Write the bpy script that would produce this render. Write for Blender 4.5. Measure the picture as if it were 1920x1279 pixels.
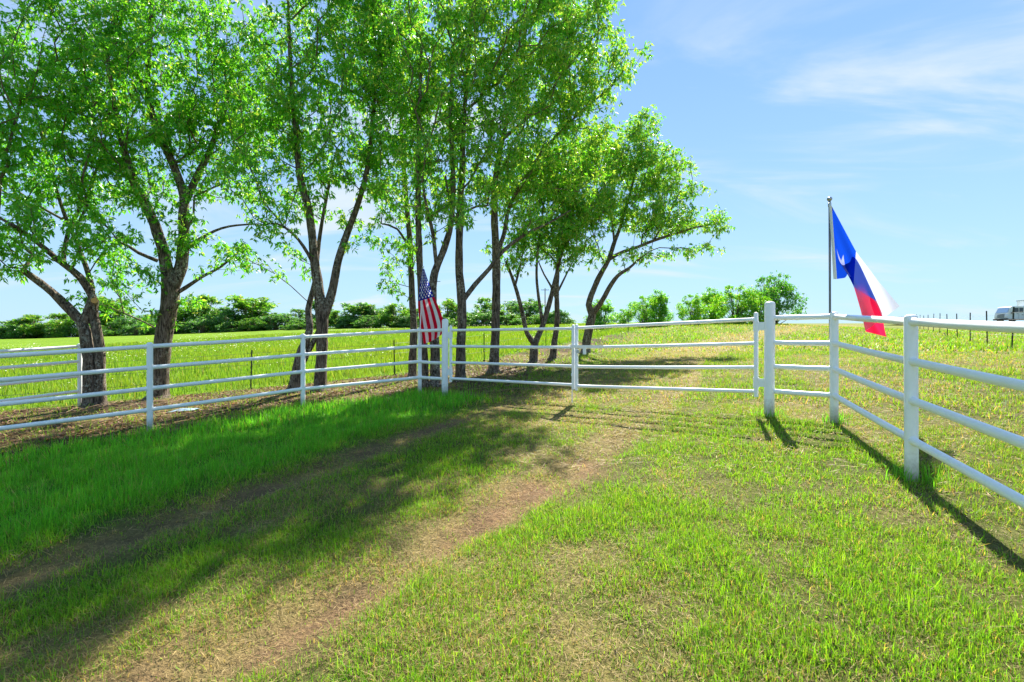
import bpy, bmesh, math, random
import numpy as np
from mathutils import Vector

random.seed(7)
RNG = np.random.default_rng(11)
sc = bpy.context.scene
COL = sc.collection
for _o in list(bpy.data.objects):
    bpy.data.objects.remove(_o)

# ------------------------------------------------------------------ camera, sky, sun, exposure
EYE = 1.6
FPX = 900.0                      # focal length in photo pixels (1920 wide)
cam_d = bpy.data.cameras.new('camera')
cam_d.sensor_width = 36.0
cam_d.lens = 36.0 * FPX / 1920.0
cam_d.clip_start = 0.05
cam_d.clip_end = 9000.0
cam = bpy.data.objects.new('camera', cam_d)
cam.location = (0, 0, EYE)
cam.rotation_euler = (math.radians(90), 0, 0)
COL.objects.link(cam)
sc.camera = cam

SUN_EL = math.radians(46)
SUN_AZ = math.atan2(0.36, 0.93)          # clockwise from +Y
SUN_DIR = Vector((math.sin(SUN_AZ) * math.cos(SUN_EL), math.cos(SUN_AZ) * math.cos(SUN_EL), math.sin(SUN_EL)))

world = bpy.data.worlds.new('World')
sc.world = world
world.use_nodes = True
wn, wl = world.node_tree.nodes, world.node_tree.links
wn.clear()
w_out = wn.new('ShaderNodeOutputWorld')
w_bg = wn.new('ShaderNodeBackground')
w_bg.inputs['Strength'].default_value = 0.05
sky = wn.new('ShaderNodeTexSky')
sky.sky_type = 'NISHITA'
sky.sun_disc = False
sky.sun_elevation = SUN_EL
sky.sun_rotation = SUN_AZ
sky.altitude = 200
sky.air_density = 1.0
sky.dust_density = 0.0
sky.ozone_density = 3.0
# thin high cirrus, drawn on a flat layer far overhead (direction / height)
w_tc = wn.new('ShaderNodeTexCoord')
w_sep = wn.new('ShaderNodeSeparateXYZ')
wl.new(w_tc.outputs['Generated'], w_sep.inputs[0])
def wmath(op, a, b=None, c=None):
    n = wn.new('ShaderNodeMath'); n.operation = op
    for i, v in enumerate((a, b, c)):
        if v is None: continue
        if isinstance(v, (int, float)): n.inputs[i].default_value = v
        else: wl.new(v, n.inputs[i])
    return n.outputs[0]
zc = wmath('MAXIMUM', w_sep.outputs['Z'], 0.02)
den = wmath('ADD', zc, 0.18)
cx = wmath('DIVIDE', w_sep.outputs['X'], den)
cy = wmath('DIVIDE', w_sep.outputs['Y'], den)
w_cmb = wn.new('ShaderNodeCombineXYZ')
wl.new(cx, w_cmb.inputs[0]); wl.new(cy, w_cmb.inputs[1])
w_map = wn.new('ShaderNodeMapping')
w_map.inputs['Rotation'].default_value = (0, 0, math.radians(-38))
w_map.inputs['Scale'].default_value = (0.75, 2.0, 1.0)
w_map.inputs['Location'].default_value = (9.3, -2.4, 0.0)
wl.new(w_cmb.outputs[0], w_map.inputs[0])
w_n1 = wn.new('ShaderNodeTexNoise')
w_n1.inputs['Scale'].default_value = 1.1
w_n1.inputs['Detail'].default_value = 9.0
w_n1.inputs['Roughness'].default_value = 0.55
w_n1.inputs['Distortion'].default_value = 0.7
wl.new(w_map.outputs[0], w_n1.inputs['Vector'])
w_mr = wn.new('ShaderNodeMapRange')
w_mr.interpolation_type = 'SMOOTHSTEP'
w_mr.inputs['From Min'].default_value = 0.50
w_mr.inputs['From Max'].default_value = 0.76
wl.new(w_n1.outputs['Fac'], w_mr.inputs['Value'])
w_cl = wmath('MULTIPLY', w_mr.outputs[0], 0.85)
w_haze = wmath('MULTIPLY', wmath('POWER', wmath('SUBTRACT', 1.0, zc), 3.6), 0.85)   # pale air towards the horizon
w_veil = wn.new('ShaderNodeMix'); w_veil.data_type = 'RGBA'
w_veil.inputs['Factor'].default_value = 0.55
wl.new(sky.outputs[0], w_veil.inputs['A'])
w_veil.inputs['B'].default_value = (1.35, 2.65, 5.0, 1)
w_mixh = wn.new('ShaderNodeMix'); w_mixh.data_type = 'RGBA'
wl.new(w_haze, w_mixh.inputs['Factor'])
wl.new(w_veil.outputs['Result'], w_mixh.inputs['A'])
w_mixh.inputs['B'].default_value = (2.7, 4.1, 5.0, 1)
w_mix = wn.new('ShaderNodeMix'); w_mix.data_type = 'RGBA'
wl.new(w_cl, w_mix.inputs['Factor'])
wl.new(w_mixh.outputs['Result'], w_mix.inputs['A'])
w_mix.inputs['B'].default_value = (4.1, 4.6, 4.9, 1)
wl.new(w_mix.outputs['Result'], w_bg.inputs['Color'])
wl.new(w_bg.outputs[0], w_out.inputs[0])

sun_d = bpy.data.lights.new('sun', 'SUN')
sun_d.energy = 3.6
sun_d.angle = math.radians(0.53)
sun_d.color = (1.0, 0.95, 0.86)
sun_o = bpy.data.objects.new('sun', sun_d)
sun_o.rotation_euler = (-SUN_DIR).to_track_quat('-Z', 'Y').to_euler()
sun_o.location = (10, 20, 30)
COL.objects.link(sun_o)

sc.view_settings.view_transform = 'Standard'
sc.view_settings.look = 'None'
sc.view_settings.gamma = 1.0
sc.view_settings.use_curve_mapping = False
sc.view_settings.exposure = 2.03
sc.render.engine = 'CYCLES'
cy_ = sc.cycles
cy_.max_bounces = 12
cy_.diffuse_bounces = 8
cy_.glossy_bounces = 2
cy_.transmission_bounces = 8
cy_.transparent_max_bounces = 8
cy_.caustics_reflective = False
cy_.caustics_refractive = False
try:
    cy_.use_denoising = True
    cy_.denoiser = 'OPENIMAGEDENOISE'
    cy_.denoising_input_passes = 'RGB_ALBEDO_NORMAL'
    cy_.denoising_prefilter = 'ACCURATE'
except Exception:
    pass

# ------------------------------------------------------------------ small helpers
def tag(o, label=None, cat=None, group=None, kind=None):
    if label: o['label'] = label
    if cat: o['category'] = cat
    if group: o['group'] = group
    if kind: o['kind'] = kind
    return o

def empty(name, loc=(0, 0, 0)):
    o = bpy.data.objects.new(name, None)
    o.location = loc
    o.empty_display_size = 0.1
    COL.objects.link(o)
    return o

def link(name, me, parent=None, mat=None, smooth=True):
    o = bpy.data.objects.new(name, me)
    COL.objects.link(o)
    if mat is not None and not me.materials: me.materials.append(mat)
    if parent is not None:
        o.parent = parent
        o.matrix_parent_inverse = parent.matrix_basis.inverted()   # geometry is written in world space
    return o

def np_mesh(name, V, F, col=None, smooth=False, uv=None):
    """V (n,3); F int array (m,3) or (m,4), or list of such arrays"""
    if not isinstance(F, list): F = [F]
    F = [np.asarray(f, dtype=np.int32) for f in F if len(f)]
    me = bpy.data.meshes.new(name)
    V = np.asarray(V, dtype=np.float32)
    me.vertices.add(len(V)); me.vertices.foreach_set('co', V.ravel())
    loops = np.concatenate([f.ravel() for f in F])
    tot = np.concatenate([np.full(len(f), f.shape[1], np.int32) for f in F])
    start = np.concatenate([[0], np.cumsum(tot)[:-1]]).astype(np.int32)
    me.loops.add(len(loops)); me.loops.foreach_set('vertex_index', loops)
    me.polygons.add(len(tot)); me.polygons.foreach_set('loop_start', start)
    me.polygons.foreach_set('loop_total', tot)
    if smooth: me.polygons.foreach_set('use_smooth', np.ones(len(tot), bool))
    me.update(calc_edges=True)
    if col is not None:
        a = me.attributes.new('Col', 'FLOAT_COLOR', 'POINT')
        c = np.ones((len(V), 4), np.float32); c[:, :3] = col
        a.data.foreach_set('color', c.ravel())
    if uv is not None:
        u = me.uv_layers.new(name='UVMap')
        u.data.foreach_set('uv', np.asarray(uv, np.float32)[loops].ravel())
    return me

class MB:
    """collects simple solids into one mesh"""
    def __init__(s): s.v = []; s.f = []; s.n = 0
    def add(s, V, F):
        V = [tuple(v) for v in V]
        s.v += V; s.f += [tuple(i + s.n for i in f) for f in F]; s.n += len(V); return s
    def box(s, c, d, ax=None, taper=None):
        ax = ax or (Vector((1, 0, 0)), Vector((0, 1, 0)), Vector((0, 0, 1)))
        c = Vector(c); V = []
        for k in (-1, 1):
            for j in (-1, 1):
                for i in (-1, 1):
                    V.append(c + ax[0] * (i * d[0] / 2) + ax[1] * (j * d[1] / 2) + ax[2] * (k * d[2] / 2))
        return s.add(V, [(0, 2, 3, 1), (4, 5, 7, 6), (0, 1, 5, 4), (2, 6, 7, 3), (0, 4, 6, 2), (1, 3, 7, 5)])
    def lathe(s, base, axis, prof, sides=16):
        """prof: list of (distance along axis, radius)"""
        a = Vector(axis).normalized()
        u = a.cross(Vector((0, 0, 1)))
        if u.length < 1e-3: u = Vector((1, 0, 0))
        u.normalize(); w = a.cross(u)
        V = []; F = []
        for (h, r) in prof:
            for k in range(sides):
                t = 2 * math.pi * k / sides
                V.append(Vector(base) + a * h + (u * math.cos(t) + w * math.sin(t)) * r)
        for i in range(len(prof) - 1):
            for k in range(sides):
                k2 = (k + 1) % sides
                F.append((i * sides + k, i * sides + k2, (i + 1) * sides + k2, (i + 1) * sides + k))
        F.append(tuple(reversed(range(sides))))
        F.append(tuple((len(prof) - 1) * sides + k for k in range(sides)))
        return s.add(V, F)
    def tube(s, p0, p1, r, sides=14, r1=None):
        p0, p1 = Vector(p0), Vector(p1)
        L = (p1 - p0).length
        return s.lathe(p0, p1 - p0, [(0, r), (L, r if r1 is None else r1)], sides)
    def mesh(s, name, smooth=True, bevel=0.0):
        me = bpy.data.meshes.new(name)
        me.from_pydata(s.v, [], s.f)
        me.update()
        bm = bmesh.new(); bm.from_mesh(me)
        bmesh.ops.recalc_face_normals(bm, faces=bm.faces)
        if bevel > 0:
            bmesh.ops.bevel(bm, geom=[e for e in bm.edges], offset=bevel, segments=1, affect='EDGES', profile=0.5)
        bm.to_mesh(me); bm.free()
        if smooth:
            me.polygons.foreach_set('use_smooth', np.ones(len(me.polygons), bool))
            try: me.set_sharp_from_angle(angle=math.radians(38))
            except Exception: pass
        return me
    def build(s, name, mat, parent=None, smooth=True, bevel=0.0):
        return link(name, s.mesh(name, smooth, bevel), parent, mat)

# ------------------------------------------------------------------ noise (numpy)
def _hash(ix, iy, seed):
    h = (ix.astype(np.int64) * 374761393 + iy.astype(np.int64) * 668265263 + seed * 974711) & 0x7fffffff
    h = (h ^ (h >> 13)) * 1274126177 & 0x7fffffff
    return ((h ^ (h >> 16)) & 0xffff) / 65535.0
def vnoise(x, y, seed=0):
    x = np.asarray(x, float); y = np.asarray(y, float)
    ix = np.floor(x); iy = np.floor(y); fx = x - ix; fy = y - iy
    fx = fx * fx * (3 - 2 * fx); fy = fy * fy * (3 - 2 * fy)
    a = _hash(ix, iy, seed); b = _hash(ix + 1, iy, seed); c = _hash(ix, iy + 1, seed); d = _hash(ix + 1, iy + 1, seed)
    return (a * (1 - fx) + b * fx) * (1 - fy) + (c * (1 - fx) + d * fx) * fy
def fbm(x, y, seed=0, oct=4):
    s = 0; a = 0.5; t = 0
    for k in range(oct):
        s = s + a * vnoise(x * 2 ** k, y * 2 ** k, seed + k * 17); t += a; a *= 0.5
    return s / t
def smooth(a, b, x):
    t = np.clip((x - a) / (b - a), 0, 1); return t * t * (3 - 2 * t)

# ------------------------------------------------------------------ terrain: a thin-plate surface through surveyed heights
def plane(x, y): return 0.007 + 0.048 * x + 0.052 * y
ctrl = [(x, y, plane(x, y)) for x, y in
        [(-12, 4), (-11, 9), (-12, 13), (-6, 2), (-6, 8), (-6, 12), (-2, 5), (-2, 11), (0, 2), (0, 8), (3, 3), (4.2, 6.3), (3, 9.5),
         (1, 12), (-3, 14.5), (6.5, 4), (0, -8), (-9, -5), (7, -4), (2, 17), (7, 9)]]
ctrl += [(x, y, z + EYE) for x, y, z in
         [(20.1, 20.3, -.16), (24.1, 26, .08), (27.5, 30.2, .25), (38.5, 45, .95), (56, 68, 2.15), (75, 98, 3.5), (15, 12, -.35),
          (36, 60, 2.15), (20.8, 55, 1.93), (12, 40, 1.1), (24, 40, 1.3), (0, 100, 3.15), (0, 50, .95), (-40, 100, 2.65), (-16, 40, -.25), (-24, 60, .65),
          (-60, 100, 2.0), (-30, 50, -.42), (-100, 100, .6), (-50, 50, -1.2), (-25, 25, -1.45), (-18, 14, -1.55), (73, 70, 2.45), (50, 40, 1.1), (40, 20, .2),
          (30, 5, -.2), (-30, 5, -2.2), (20, -20, -1.0), (-20, -20, -2.6), (110, 60, 3.4), (30, 110, 4.3), (-130, 40, -.6), (130, 10, 2.5)]]
CT = np.array(ctrl)
def _U(r2): return 0.5 * r2 * np.log(r2 + 1e-9)
_n = len(CT)
_K = _U(((CT[:, None, :2] - CT[None, :, :2]) ** 2).sum(-1)) + np.eye(_n) * 6.0
_P = np.hstack([np.ones((_n, 1)), CT[:, :2]])
_A = np.zeros((_n + 3, _n + 3)); _A[:_n, :_n] = _K; _A[:_n, _n:] = _P; _A[_n:, :_n] = _P.T
_W = np.linalg.solve(_A, np.concatenate([CT[:, 2], np.zeros(3)]))
def terrain(x, y):
    x = np.asarray(x, float); y = np.asarray(y, float)
    shp = np.broadcast(x, y).shape
    x = np.broadcast_to(x, shp).ravel(); y = np.broadcast_to(y, shp).ravel()
    r = np.hypot(x, y); k = np.where(r > 135, 135 / np.maximum(r, 1e-6), 1.0)
    xs, ys = x * k, y * k
    out = np.empty(len(xs))
    for i in range(0, len(xs), 40000):
        a, b = xs[i:i + 40000], ys[i:i + 40000]
        K = _U((a[:, None] - CT[None, :, 0]) ** 2 + (b[:, None] - CT[None, :, 1]) ** 2)
        out[i:i + 40000] = K @ _W[:_n] + _W[_n] + _W[_n + 1] * a + _W[_n + 2] * b
    return out.reshape(shp)
def tz(x, y): return float(terrain(np.array([x]), np.array([y]))[0])
def hit(px, py):
    """ground point seen at a photo pixel"""
    dx = (px - 960) / FPX; dz = (640 - py) / FPX
    t = np.linspace(1.2, 132, 6000)
    g = EYE + dz * t - terrain(dx * t, t)
    i = np.argmax(g <= 0) if (g <= 0).any() else len(t) - 1
    return Vector((dx * t[i], t[i], tz(dx * t[i], t[i])))
def at(px, py, d):
    return Vector(((px - 960) / FPX * d, d, EYE + (640 - py) / FPX * d))

# wheel ruts of the track through the gate
RUT_L = [hit(*p) for p in [(0, 1090), (300, 985), (600, 880), (800, 812), (950, 762), (1090, 715)]]
RUT_R = [hit(*p) for p in [(330, 1279), (560, 1170), (760, 1060), (950, 945), (1080, 880), (1170, 815), (1300, 715)]]
def _ext(a, b, s): return Vector((a.x + (a.x - b.x) * s, a.y + (a.y - b.y) * s, 0))
RUT_L = [_ext(RUT_L[0], RUT_L[1], 3)] + RUT_L
RUT_R = [_ext(RUT_R[0], RUT_R[1], 4)] + RUT_R
# further on the track bends right and climbs to the crest
RUT_L += [Vector(p + (0,)) for p in [(3.3, 14.6), (6.2, 19.0), (11.0, 26.0), (17.5, 34.0), (28.0, 47.0), (46.0, 68.0)]]
RUT_R += [Vector(p + (0,)) for p in [(4.9, 13.2), (7.8, 17.6), (12.6, 24.6), (19.2, 32.6), (30.0, 45.5), (48.0, 66.0)]]
def seg_dist(x, y, pts):
    """distance to a polyline and signed side (+ = left of travel)"""
    x = np.asarray(x, float); y = np.asarray(y, float)
    best = np.full(x.shape, 1e9); side = np.zeros(x.shape)
    for a, b in zip(pts[:-1], pts[1:]):
        ex, ey = b.x - a.x, b.y - a.y; L2 = ex * ex + ey * ey
        t = np.clip(((x - a.x) * ex + (y - a.y) * ey) / L2, 0, 1)
        dx, dy = x - (a.x + t * ex), y - (a.y + t * ey)
        d = np.hypot(dx, dy); m = d < best
        best = np.where(m, d, best); side = np.where(m, np.sign(ex * dy - ey * dx), side)
    return best, side

P_FENCE_L = [hit(281, 810), hit(568, 763), hit(787, 737), hit(834, 741)]
P_FENCE_R = [hit(1442, 782), hit(1564, 793), hit(1709, 900)]
dL = (P_FENCE_L[2] - P_FENCE_L[0]); dL.z = 0; dL.normalize()
WIRE_L = [Vector(p + (0,)) for p in [(-30, 2.2), (-13.5, 9.6)]] + [hit(470, 730), hit(740, 705), hit(908, 678), hit(1024, 651)] + [Vector((9.5, 37.0, 0)), Vector((22, 60, 0))]
FENCE_POLY = [P_FENCE_L[0] - dL * 30] + P_FENCE_L + P_FENCE_R[:2] + [P_FENCE_R[2], P_FENCE_R[2] + (P_FENCE_R[2] - P_FENCE_R[1]) * 8]

def zones(x, y):
    """what the ground carries at (x, y)"""
    dl, sl = seg_dist(x, y, RUT_L); dr, sr = seg_dist(x, y, RUT_R)
    df, sf = seg_dist(x, y, FENCE_POLY)
    dw, sw = seg_dist(x, y, WIRE_L)
    wob = fbm(x * 0.9, y * 0.9, 3) - .5
    inside = sf < 0                                   # the camera's side of the fence
    field = np.where(sw > 0, smooth(0, .7, dw + wob * .8), 0.0) * (1 - smooth(30, 34, x))
    verge = (~inside) & (sw < 0)                      # between white fence and wire fence, and the pasture beyond the gate
    left_of = sl > 0
    yard = (x < 1.5) & (y < 20)
    leftness = 1 - smooth(-1.2, 1.8, x - (y - 10.5) * .35)
    mulch = np.where(verge, leftness, 0.0) * smooth(-.15, .5, df + wob * .9)
    brd = np.where(inside & (x < -2.5), 1 - smooth(.05, .55, df + wob * .7), 0)
    mulch = np.maximum(mulch, brd * .8)
    n1 = fbm(x * 1.3 + 9, y * 1.3, 21); n2 = fbm(x * .45, y * .45 + 4, 33)
    rutw = .15 + .16 * vnoise(x * .9, y * .9, 5)
    brk = smooth(.36, .60, fbm(x * 2.1, y * 2.1, 44))
    soil = np.exp(-(dl / rutw) ** 2) * (1 - smooth(7, 9.5, y)) * (.28 + .72 * brk) + np.exp(-(dr / (rutw * 1.35)) ** 2) * (1 - smooth(5.0, 6.8, y)) * (.28 + .72 * brk)
    soil = np.clip(soil, 0, 1)
    dry = np.zeros_like(x)
    dry = np.maximum(dry, np.exp(-(dl / .36) ** 2) * .9)
    dry = np.maximum(dry, np.exp(-(dr / .58) ** 2) * .92 * np.where(sr > 0, 1, np.exp(-(dr / .3) ** 2)))
    between = (sl < 0) & (sr > 0)
    dry = np.where(between, np.maximum(dry, .10 + .55 * smooth(.42, .66, n1)), dry)
    right = (sr < 0) & inside
    dry = np.where(right, np.maximum(dry, .20 + .40 * smooth(.45, .70, n1) * smooth(.3, .6, n2 + .1)), dry)
    past = (~inside) & (sw < 0) & (mulch < .5)
    gate_dry = np.where(past, .20 + .45 * smooth(.38, .62, n2), 0) * (1 - smooth(14, 24, y) * .35)
    dry = np.maximum(dry, gate_dry)
    gate_dry = np.maximum(gate_dry, np.where(past, .78, 0) * np.exp(-((seg_dist(x, y, [Vector((.6, 8.6, 0)), Vector((2.6, 12.0, 0)), Vector((5.5, 16.5, 0)), Vector((10.5, 23.5, 0))])[0] / 1.7) ** 2)) * (.55 + .6 * smooth(.35, .6, n1)))
    dry = np.maximum(dry, gate_dry)
    near_gate = np.exp(-(((x - .9) / 2.3) ** 2 + ((y - 7.6) / 2.0) ** 2)) * (.45 + .5 * smooth(.4, .6, n1))
    dry = np.maximum(dry, near_gate)
    road = np.where((y > 11) & between, smooth(11, 14, y), 0) * .9
    dry = np.maximum(dry, road)
    lush = np.where(inside & left_of, smooth(.35, 1.0, dl + wob * .5), 0) * (1 - mulch)
    dry = dry * (1 - lush * .9)
    dry = np.clip(dry * (1 - field), 0, 1)
    return dict(soil=soil, dry=dry, lush=lush, field=field, mulch=np.clip(mulch * (1 - field), 0, 1), n1=n1, n2=n2, dl=dl, dr=dr, right=right, inside=inside, road=road)

def relief(x, y, z=None):
    z = z or zones(x, y)
    r = np.hypot(x, y)
    k = 1 - smooth(20, 60, r)
    return ((fbm(x * 1.1, y * 1.1, 51) - .5) * .05 + (fbm(x * 5, y * 5, 61, 3) - .5) * .016) * k \
        - (.045 * np.exp(-(z['dl'] / .22) ** 2) + .05 * np.exp(-(z['dr'] / .25) ** 2)) * k * (1 - smooth(5.2, 7.0, y))
def gz(x, y):
    a, b = np.array([x], float), np.array([y], float)
    return float(terrain(a, b)[0] + relief(a, b)[0])
def gpt(p): return Vector((p.x, p.y, gz(p.x, p.y)))

# ------------------------------------------------------------------ materials
def new_mat(name):
    m = bpy.data.materials.new(name); m.use_nodes = True
    nt = m.node_tree; nt.nodes.clear()
    out = nt.nodes.new('ShaderNodeOutputMaterial')
    return m, nt, out
def N(nt, t, **kw):
    n = nt.nodes.new(t)
    for k, v in kw.items():
        if k in n.inputs: n.inputs[k].default_value = v
        else: setattr(n, k, v)
    return n
def mth(nt, op, a, b=None, clamp=False):
    n = nt.nodes.new('ShaderNodeMath'); n.operation = op; n.use_clamp = clamp
    for i, v in enumerate((a, b)):
        if v is None: continue
        if isinstance(v, (int, float)): n.inputs[i].default_value = v
        else: nt.links.new(v, n.inputs[i])
    return n.outputs[0]
def mixc(nt, f, a, b, mode='MIX'):
    n = nt.nodes.new('ShaderNodeMix'); n.data_type = 'RGBA'; n.blend_type = mode
    for s, v in (('Factor', f), ('A', a), ('B', b)):
        if isinstance(v, (int, float)): n.inputs[s].default_value = v
        elif isinstance(v, tuple): n.inputs[s].default_value = v if len(v) == 4 else v + (1,)
        else: nt.links.new(v, n.inputs[s])
    return n.outputs['Result']
def noise(nt, scale, detail=4, rough=.55, vec=None, dist=0.0):
    n = N(nt, 'ShaderNodeTexNoise', Scale=scale, Detail=detail, Roughness=rough, Distortion=dist)
    if vec is not None: nt.links.new(vec, n.inputs['Vector'])
    return n.outputs['Fac']
def ramp(nt, f, stops):
    n = nt.nodes.new('ShaderNodeValToRGB')
    e = n.color_ramp.elements
    while len(e) < len(stops): e.new(0.5)
    for el, (p, c) in zip(e, stops):
        el.position = p; el.color = c if len(c) == 4 else tuple(c) + (1,)
    nt.links.new(f, n.inputs[0]); return n.outputs['Color']
def bump(nt, h, strength, dist):
    b = N(nt, 'ShaderNodeBump', Strength=strength, Distance=dist); nt.links.new(h, b.inputs['Height']); return b.outputs[0]
def simple(name, color, rough=.6, metal=0.0, var=.12, scale=20, bmp=0.0, spec=.4):
    m, nt, out = new_mat(name)
    p = N(nt, 'ShaderNodeBsdfPrincipled', Roughness=rough, Metallic=metal)
    p.inputs['Specular IOR Level'].default_value = spec
    tc = N(nt, 'ShaderNodeTexCoord')
    f = noise(nt, scale, 5, .6, tc.outputs['Object'])
    dk = tuple(c * (1 - var) for c in color); lt = tuple(min(1, c * (1 + var * .5)) for c in color)
    nt.links.new(ramp(nt, f, [(.3, dk), (.7, lt)]), p.inputs['Base Color'])
    if bmp: nt.links.new(bump(nt, f, bmp, .01), p.inputs['Normal'])
    nt.links.new(p.outputs[0], out.inputs[0])
    return m

def leafy(name, trans=.5, spec=.35, rough=.42, tint=(1.25, 1.25, .7)):
    """thin leaf or blade: colour from the per-leaf attribute, part of the light comes through"""
    m, nt, out = new_mat(name)
    at_ = N(nt, 'ShaderNodeAttribute', attribute_name='Col')
    p = N(nt, 'ShaderNodeBsdfPrincipled', Roughness=rough)
    p.inputs['Specular IOR Level'].default_value = spec
    t = N(nt, 'ShaderNodeBsdfTranslucent')
    nt.links.new(at_.outputs['Color'], p.inputs['Base Color'])
    nt.links.new(mixc(nt, 1.0, at_.outputs['Color'], tint, 'MULTIPLY'), t.inputs['Color'])
    mx = N(nt, 'ShaderNodeMixShader', Fac=trans)
    nt.links.new(p.outputs[0], mx.inputs[1]); nt.links.new(t.outputs[0], mx.inputs[2])
    nt.links.new(mx.outputs[0], out.inputs[0])
    return m
M_LEAF = leafy('tree_leaf', .56, .5, .38, (1.5, 1.35, .45))
M_BLADE = leafy('grass_blade', .45, .25, .5, (1.5, 1.4, .6))
M_STRAW = leafy('dry_straw', .25, .2, .6, (1.1, 1.05, .8))

# ground: per-vertex soil / straw / turf colour, broken up by fine noise
M_GROUND, nt, out = new_mat('ground_soil_and_turf')
a_ = N(nt, 'ShaderNodeAttribute', attribute_name='Col')
geo = N(nt, 'ShaderNodeNewGeometry')
n_f = noise(nt, 38, 6, .65, geo.outputs['Position'])
n_m = noise(nt, 4.5, 5, .6, geo.outputs['Position'])
n_l = noise(nt, .35, 5, .6, geo.outputs['Position'])
c1 = mixc(nt, 1.0, a_.outputs['Color'], ramp(nt, n_f, [(.25, (.45, .45, .45)), (.5, (.95, .95, .95)), (.78, (1.55, 1.5, 1.4))]), 'MULTIPLY')
c2 = mixc(nt, 1.0, c1, ramp(nt, n_m, [(.3, (.72, .76, .7)), (.7, (1.22, 1.18, 1.1))]), 'MULTIPLY')
c3 = mixc(nt, 1.0, c2, ramp(nt, n_l, [(.32, (.82, .86, .8)), (.68, (1.16, 1.1, 1.0))]), 'MULTIPLY')
p_ = N(nt, 'ShaderNodeBsdfPrincipled', Roughness=.95); p_.inputs['Specular IOR Level'].default_value = .08
nt.links.new(c3, p_.inputs['Base Color'])
nt.links.new(bump(nt, mth(nt, 'ADD', n_f, n_m), .9, .035), p_.inputs['Normal'])
nt.links.new(p_.outputs[0], out.inputs[0])

# white oil-field pipe paint, a little dusty with scuffs
M_WHITE, nt, out = new_mat('white_pipe_paint')
geo = N(nt, 'ShaderNodeNewGeometry')
nf = noise(nt, 9, 6, .6, geo.outputs['Position']); ns = noise(nt, 60, 4, .7, geo.outputs['Position'])
cc = mixc(nt, ramp(nt, nf, [(.45, (0, 0, 0)), (.8, (.55, .55, .55))]), (.90, .905, .91), (.78, .78, .75))
chip = mth(nt, 'GREATER_THAN', noise(nt, 23, 8, .75, geo.outputs['Position']), .71)
cc = mixc(nt, chip, cc, (.30, .25, .21))
p_ = N(nt, 'ShaderNodeBsdfPrincipled', Roughness=.38); p_.inputs['Specular IOR Level'].default_value = .45
nt.links.new(cc, p_.inputs['Base Color'])
nt.links.new(bump(nt, mth(nt, 'ADD', nf, mth(nt, 'MULTIPLY', ns, .3)), .25, .004), p_.inputs['Normal'])
nt.links.new(p_.outputs[0], out.inputs[0])

M_WPOST = M_WHITE.copy(); M_WPOST.name = 'white_post_paint'
nt = M_WPOST.node_tree
pr = [n for n in nt.nodes if n.type == 'BSDF_PRINCIPLED'][0]
tcp = N(nt, 'ShaderNodeTexCoord'); spz = N(nt, 'ShaderNodeSeparateXYZ'); nt.links.new(tcp.outputs['Object'], spz.inputs[0])
nz = noise(nt, 14, 5, .7, tcp.outputs['Object'])
foot = mth(nt, 'SUBTRACT', mth(nt, 'ADD', .10, mth(nt, 'MULTIPLY', nz, .30)), spz.outputs[2])
foot = mth(nt, 'MULTIPLY', mth(nt, 'MULTIPLY', foot, 5.0, True), .75)
src = pr.inputs['Base Color'].links[0].from_socket
nt.links.new(mixc(nt, foot, src, (.26, .20, .13)), pr.inputs['Base Color'])

# fissured grey-brown bark with pale lichen
M_BARK, nt, out = new_mat('bark')
tc = N(nt, 'ShaderNodeTexCoord')
mp = N(nt, 'ShaderNodeMapping'); mp.inputs['Scale'].default_value = (1, 1, .16)
nt.links.new(tc.outputs['Object'], mp.inputs[0])
nb = noise(nt, 34, 6, .62, mp.outputs[0], .6)
nl = noise(nt, 19, 5, .7, tc.outputs['Object'])
nl2 = noise(nt, 2.2, 3, .5, tc.outputs['Object'])
cb = ramp(nt, nb, [(.38, (.022, .016, .012)), (.50, (.115, .085, .062)), (.68, (.27, .215, .16))])
lich = mth(nt, 'MULTIPLY', ramp(nt, nl, [(.53, (0, 0, 0)), (.57, (1, 1, 1))]), ramp(nt, nl2, [(.42, (.05, .05, .05)), (.66, (.70, .70, .70))]))
cb = mixc(nt, lich, cb, (.46, .46, .37))
p_ = N(nt, 'ShaderNodeBsdfPrincipled', Roughness=.9); p_.inputs['Specular IOR Level'].default_value = .15
nt.links.new(cb, p_.inputs['Base Color'])
nt.links.new(bump(nt, nb, 1.0, .03), p_.inputs['Normal'])
nt.links.new(p_.outputs[0], out.inputs[0])
M_TWIG = simple('twig_bark', (.15, .12, .085), .9, 0, .4, 30, .3, .1)
M_CUT = simple('fresh_cut_wood', (.62, .33, .10), .8, 0, .25, 60)
M_STEEL = simple('dark_steel_post', (.035, .042, .038), .6, .3, .4, 40)
M_WIRE = simple('fence_wire', (.25, .25, .25), .45, .8, .2, 40)
M_GALV = simple('galvanised_metal', (.45, .46, .48), .35, .9, .2, 30)
M_WOODPOLE = simple('weathered_pole_wood', (.12, .09, .07), .9, 0, .3, 12)

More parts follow.
